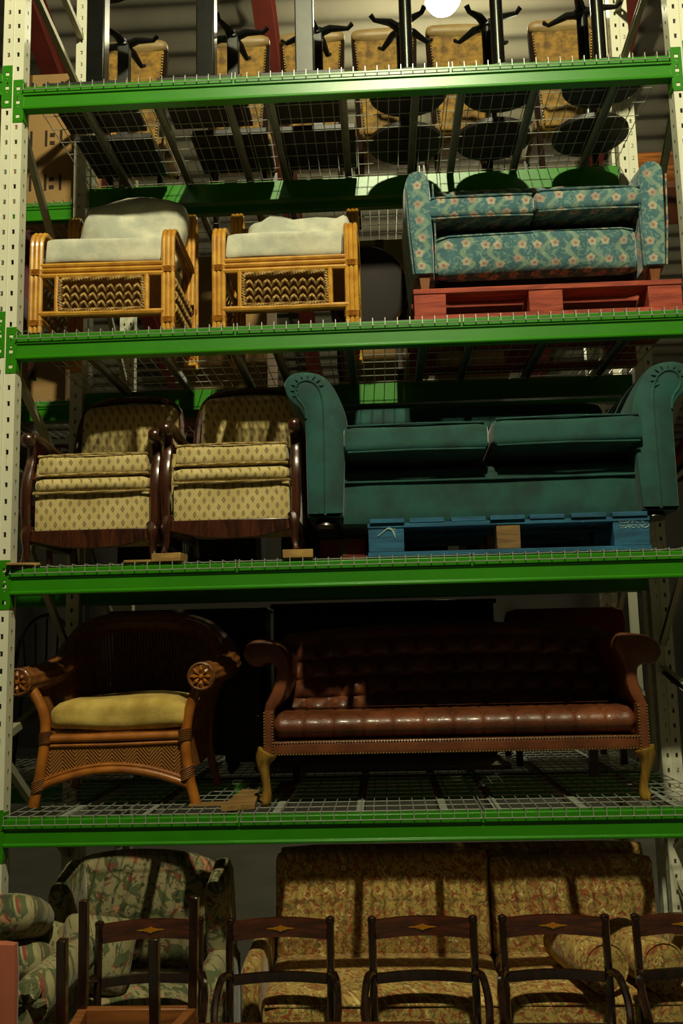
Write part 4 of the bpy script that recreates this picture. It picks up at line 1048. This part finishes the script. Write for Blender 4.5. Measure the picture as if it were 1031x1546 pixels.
# table in the aisle with an upturned chair
tb = thing('dining_table', 'reddish wooden dining table standing before the rack', 'table', (.6, -1.4, 0)); TT = W(300, 1543, -.97).z
part('table_top', MB().box(-.6, 1.74, -1.75, -.97, TT - .03, TT), M_TABLE, tb, bevel=.006)
for x in (-.5, 1.64):
    for y in (-1.66, -1.06): part('leg', MB().lathe([(.02, 0), (.028, .1), (.03, .4), (.04, TT - .12), (.04, TT - .03)], (x, y, 0), 'z', 12), M_TABLE, tb)
part('apron', MB().box(-.46, 1.6, -1.62, -1.1, TT - .11, TT - .03), M_TABLE, tb)
M_SEATF = wood('beech_seat_frame', '5a2f12', '8e5424', .5, 'x', .1)
uc = thing('upturned_chair', 'chair frame standing upside down on the dining table', 'chair', (.85, -1.15, TT))
LEGS = [((.72, -1.3), (.722, 1.125)), ((.975, -1.3), (.974, 1.127)), ((.69, -1.03), (.684, 1.15)), ((1.02, -1.03), (1.023, 1.156))]
for (x, y), (x2, z2) in LEGS:
    part('leg', MB().bar((x, y, TT + .002), (x2, y + (.012 if y > -1.2 else -.02), z2), .026, .03, (0, 1, 0)), M_REG, uc, bevel=.003)
for a, b in ((0, 1), (2, 3), (0, 2), (1, 3)):
    A_, B_ = Vector((*LEGS[a][0], TT + .035)), Vector((*LEGS[b][0], TT + .035)); part('seat_rail', MB().bar(A_, B_, .03, .06), M_SEATF, uc, bevel=.003)
part('webbing', MB().box(.735, .965, -1.28, -1.05, TT + .006, TT + .012), mat('hessian', '6e5a30', .95), uc)

# ------------------------------------------------------------------ things behind: shelf backs and the rear rack
M_CARD = mat('cardboard', '9a7848', .9, var=.12, scale=5, bmp=.1); M_TAPE = mat('brown_tape', '5e3c18', .4); M_INK = mat('stencil_ink', '2a1c10', .9)
def carton(x0, x1, y0, y1, z0, z1, label, ink=True, m_=None):
    t = thing('cardboard_box', label, 'box', ((x0 + x1) / 2, y0, z0)); w = x1 - x0; h = z1 - z0
    part('body', MB().box(x0, x1, y0, y1, z0, z1), m_ or M_CARD, t, bevel=.003)
    part('tape', MB().box((x0 + x1) / 2 - .025, (x0 + x1) / 2 + .025, y0 - .001, y1, z1 - .001, z1 + .001).box((x0 + x1) / 2 - .025, (x0 + x1) / 2 + .025, y0 - .001, y0 + .001, z1 - .08, z1), M_TAPE, t)
    if ink:
        mb = MB()
        for f0 in (.82, .45, .12):
            for k in range(6):
                x = x0 + w * (.08 + .15 * k); a, b = z0 + h * f0, z0 + h * (f0 + .12); mb.box(x, x + w * .025, y0 - .0015, y0, a, b)
                if k % 2 == 0:
                    for q in (.2, .7): mb.box(x + w * .05, x + w * .1, y0 - .0015, y0, a + (b - a) * (q - .12), a + (b - a) * (q + .12))
        part('stencil_marks', mb, M_INK, t, stuff=True)
    return t
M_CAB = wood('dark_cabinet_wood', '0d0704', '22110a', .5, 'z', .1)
def cabinet(x0, x1, y0, y1, z0, z1, label, doors=2):
    t = thing('wooden_cabinet', label, 'cabinet', ((x0 + x1) / 2, y0, z0)); lz = .06
    part('body', MB().box(x0, x1, y0 + .02, y1, z0 + lz, z1), M_CAB, t, bevel=.004)
    w = (x1 - x0) / doors
    for k in range(doors):
        d = part('door', MB().box(x0 + w * k + .006, x0 + w * (k + 1) - .006, y0 + .002, y0 + .02, z0 + lz + .02, z1 - .03), M_CAB, t, bevel=.003)
        part('knob', MB().lathe([(.004, 0), (.012, -.008), (.01, -.016), (.0, -.018)], (x0 + w * (k + .5) + w * .38 * (1 if k % 2 == 0 else -1), y0 + .002, (z0 + z1) / 2), 'y', 8), M_NAIL, d)
    part('cornice', MB().box(x0 - .015, x1 + .015, y0 - .01, y1, z1 - .002, z1 + .025), M_CAB, t, bevel=.006)
    for x in (x0 + .03, x1 - .03):
        for y in (y0 + .05, y1 - .03): part('foot', MB().lathe([(.015, 0), (.026, .02), (.02, .04), (.028, lz)], (x, y, z0), 'z', 8), M_CAB, t)
    return t
for i in range(4):
    wire_deck(-1.15, -.13, [-.95, -.6, -.25], i, 1.12, 'galvanised wire deck panel of the next rear bay, level with the ' + CONTENT[i].split(' and')[0], None)
    rack_beam(-1.6, -.125, 1.12, ZB[i], 'green front beam of the next rear bay, level with the ' + CONTENT[i], conn='none')
carton(-.75, -.14, 1.2, 1.7, D1, D1 + .86, 'tall cardboard box with stencil marks beside the cream upright')
carton(-.7, -.2, 1.25, 1.7, D2, D2 + .45, 'cardboard box on the rear rack behind the burgundy chair', False)
for k, (a, b, h) in enumerate(((.42, .98, .92), (1.4, 1.93, .98), (2.0, 2.4, .6))):
    carton(a, b, 1.35, 1.9, D2, D2 + h, ['brown cardboard box on the rear rack behind the two rattan chairs', 'large brown cardboard box behind the gap beside the floral sofa', 'brown cardboard box hidden behind the floral sofa'][k], False)
cabinet(.1, .9, 1.3, 1.8, D3, D3 + .82, 'added dark cabinet blacking out the rear rack behind the patterned armchairs')  # added to keep the background of the third shelf black
cabinet(1.05, 2.0, 1.3, 1.8, D3, D3 + .72, 'added dark cabinet blacking out the rear rack behind the teal sofa')  # added filler for the darkness behind the teal sofa
cabinet(2.1, 2.9, 1.3, 1.8, D3, D3 + .78, 'added dark cabinet blacking out the rear rack near the sofa end')  # added likewise, fills the dark gap at the sofa end
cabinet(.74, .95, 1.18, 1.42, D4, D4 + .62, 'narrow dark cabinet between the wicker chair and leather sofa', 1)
cabinet(.02, .92, 1.5, 1.85, D4, D4 + .88, 'added dark cabinet blacking out the wall behind the wicker armchair')  # added to cover the wall so the background reads black
cabinet(.97, 2.27, 1.55, 2.0, D4 + .026, D4 + .9, 'added wide dark cabinet blacking out the space behind the leather sofa', 3)  # added so the space behind the leather sofa stays black
single('pale_board', MB().box(.96, 2.28, 1.16, 2.06, D4, D4 + .025), mat('pale_board', 'b3a684', .8, var=.1), 'pale board lying on the rear rack under the added dark cabinet', 'board', (1.87, 1.16, D4), None, .003)
M_REDV = mat('red_velvet', '8e2a1c', .8, scale=8, var=.2, sheen=.4)
rs_ = thing('red_settee', 'red velvet settee back showing above the leather sofa', 'settee', (2.62, 1.18, D4))
part('back', MB().rbox((2.62, 1.27, D4 + .55), (.66, .12, .6), .05, 7), M_REDV, rs_); part('seat', MB().rbox((2.62, 1.55, D4 + .33), (.66, .56, .18), .05, 7), M_REDV, rs_)
for x in (2.34, 2.9):
    for y in (1.28, 1.76): part('leg', MB().bar((x, y, D4), (x, y, D4 + .28), .035, .035, (0, 1, 0)), M_DARKWOOD, rs_)
carton(1.345, 1.55, .22, .8, D3, D3 + .1, 'low red carton beside the blue pallet behind the armchair', False, mat('red_carton', '6e2216', .85))
# oval-backed chair between rattan chair and floral sofa
ov = thing('oval_back_chair', 'dark oval-backed chair behind the second rattan chair', 'chair', (1.6, .72, D2))
oc = W(556, 432, .74)
part('back', MB().loft([[(oc.x + k * .19 * math.cos(a), y, oc.z - .02 + k * .235 * math.sin(a)) for a in [2 * PI * i / 28 for i in range(28)]] for y, k in ((.77, .9), (.75, 1), (.73, 1), (.72, .9))]), mat('dark_brown_velvet', '1c110a', .8, sheen=.2), ov)
part('back_frame', MB().tube([(oc.x + .195 * math.cos(a), .745, oc.z - .02 + .24 * math.sin(a)) for a in [2 * PI * i / 32 for i in range(32)]], .012, 8, closed=True), M_ARMWOOD, ov)
part('seat', MB().rbox((oc.x, .87, D2 + .36), (.42, .24, .08), .035, 7), MATS['dark_brown_velvet'], ov)
for x in (oc.x - .16, oc.x + .16):
    part('leg', MB().bar((x, .79, D2), (x, .79, D2 + .36), .03, .03, (0, 1, 0)), M_ARMWOOD, ov); part('leg', MB().bar((x, .96, D2), (x, .96, D2 + .36), .03, .03, (0, 1, 0)), M_ARMWOOD, ov)
# chairs in the next rear bay
M_BURG = mat('burgundy_velvet', '4e1524', .8, var=.3, sheen=.3)
bg = thing('burgundy_chair', 'burgundy armchair in the next bay behind the cream upright', 'armchair', (-.42, .2, D2))
bg['label'] = 'burgundy upholstered chair in the next bay behind the cream upright'
part('back', MB().rbox((-.42, .72, D2 + .55), (.52, .13, .55), .06, 7), M_BURG, bg); part('seat', MB().rbox((-.42, .44, D2 + .32), (.52, .5, .16), .05, 7), M_BURG, bg)
for x in (-.64, -.2):
    for y in (.25, .74): part('leg', MB().bar((x, y, D2), (x, y, D2 + .28), .035, .035, (0, 1, 0)), M_DARKWOOD, bg)
def spindle_chair(loc, label, m_, rz=0):
    t = thing('spindle_chair', label, 'chair', loc, rz, 'wooden chairs in the next bay')
    part('seat', MB().lathe([(.17, .43), (.2, .44), (.2, .46), (.17, .468)], seg=20), m_, t, local=True)
    for s in (-1, 1):
        for y in (-1, 1): part('leg', MB().tube([(s * .13, y * .13, .44), (s * .155, y * .155, .2), (s * .175, y * .175, 0)], [.014, .019, .013], 8), m_, t, local=True)
        part('stretcher', MB().cyl((s * .155, -.155, .2), (s * .155, .155, .2), .009, 6), m_, t, local=True)
    hoop = [(-.18 * math.cos(a), .16 + .05 * math.sin(a), .46 + .44 * math.sin(a) ** .7 if math.sin(a) > 0 else .46) for a in [PI * k / 16 for k in range(17)]]
    part('back_hoop', MB().tube(hoop, .013, 8), m_, t, local=True)
    for k in range(5):
        x = -.11 + .055 * k; part('spindle', MB().cyl((x, .16, .46), (x * 1.2, .2, .46 + .42 * (1 - (x / .2) ** 2)), .007, 6), m_, t, local=True)
    return t
M_BLKW = mat('ebonised_wood', '0c0a08', .35, coat=.3); M_BENT = wood('bentwood', '3a140a', '6b2614', .35, 'z', .4)
s1 = spindle_chair((-.36, 1.45, D4), 'black spindle-back chair in the next bay behind the wicker chair', M_BLKW, .3)
s2 = spindle_chair((-.4, 1.45, D3), 'red-brown bentwood hoop chair in the next bay behind the upright', M_BENT, -.2)
dup(s1, (-.86, 1.5, D4), -.4, 'black spindle-back chair beside its twin in the next bay')
# orange rug bundle on a far rack
fr = thing('far_shelf', 'cream far shelf carrying rolled orange rugs', 'shelf', (5.3, 5, 0))
for x in (4.2, 6.4):
    for y in (5.0, 5.8): part('post', MB().box(x - .04, x + .04, y - .03, y + .03, 0, 6.4), M_CREAM, fr)
part('shelf_board', MB().box(4.16, 6.44, 4.97, 5.83, 6.38, 6.45), mat('far_shelf_board', '6e3a1e', .7), fr)
M_RUG = mat('orange_rug', 'b0661a', .9, scale=1.5, col2='4a2a12', stretch=(1, 14, 14))
for k, (y, z) in enumerate(((5.12, 6.57), (5.4, 6.57), (5.68, 6.57), (5.26, 6.79), (5.54, 6.79))):
    single('rolled_rug', MB().lathe([(.06, 4.25), (.115, 4.26), (.12, 4.5), (.12, 6.1), (.115, 6.34), (.06, 6.35)], (0, y, z), 'x', 16), M_RUG, 'rolled orange rug stacked on the far shelf', 'rug', (5.3, y, z - .12), 'rolled rugs on the far shelf')
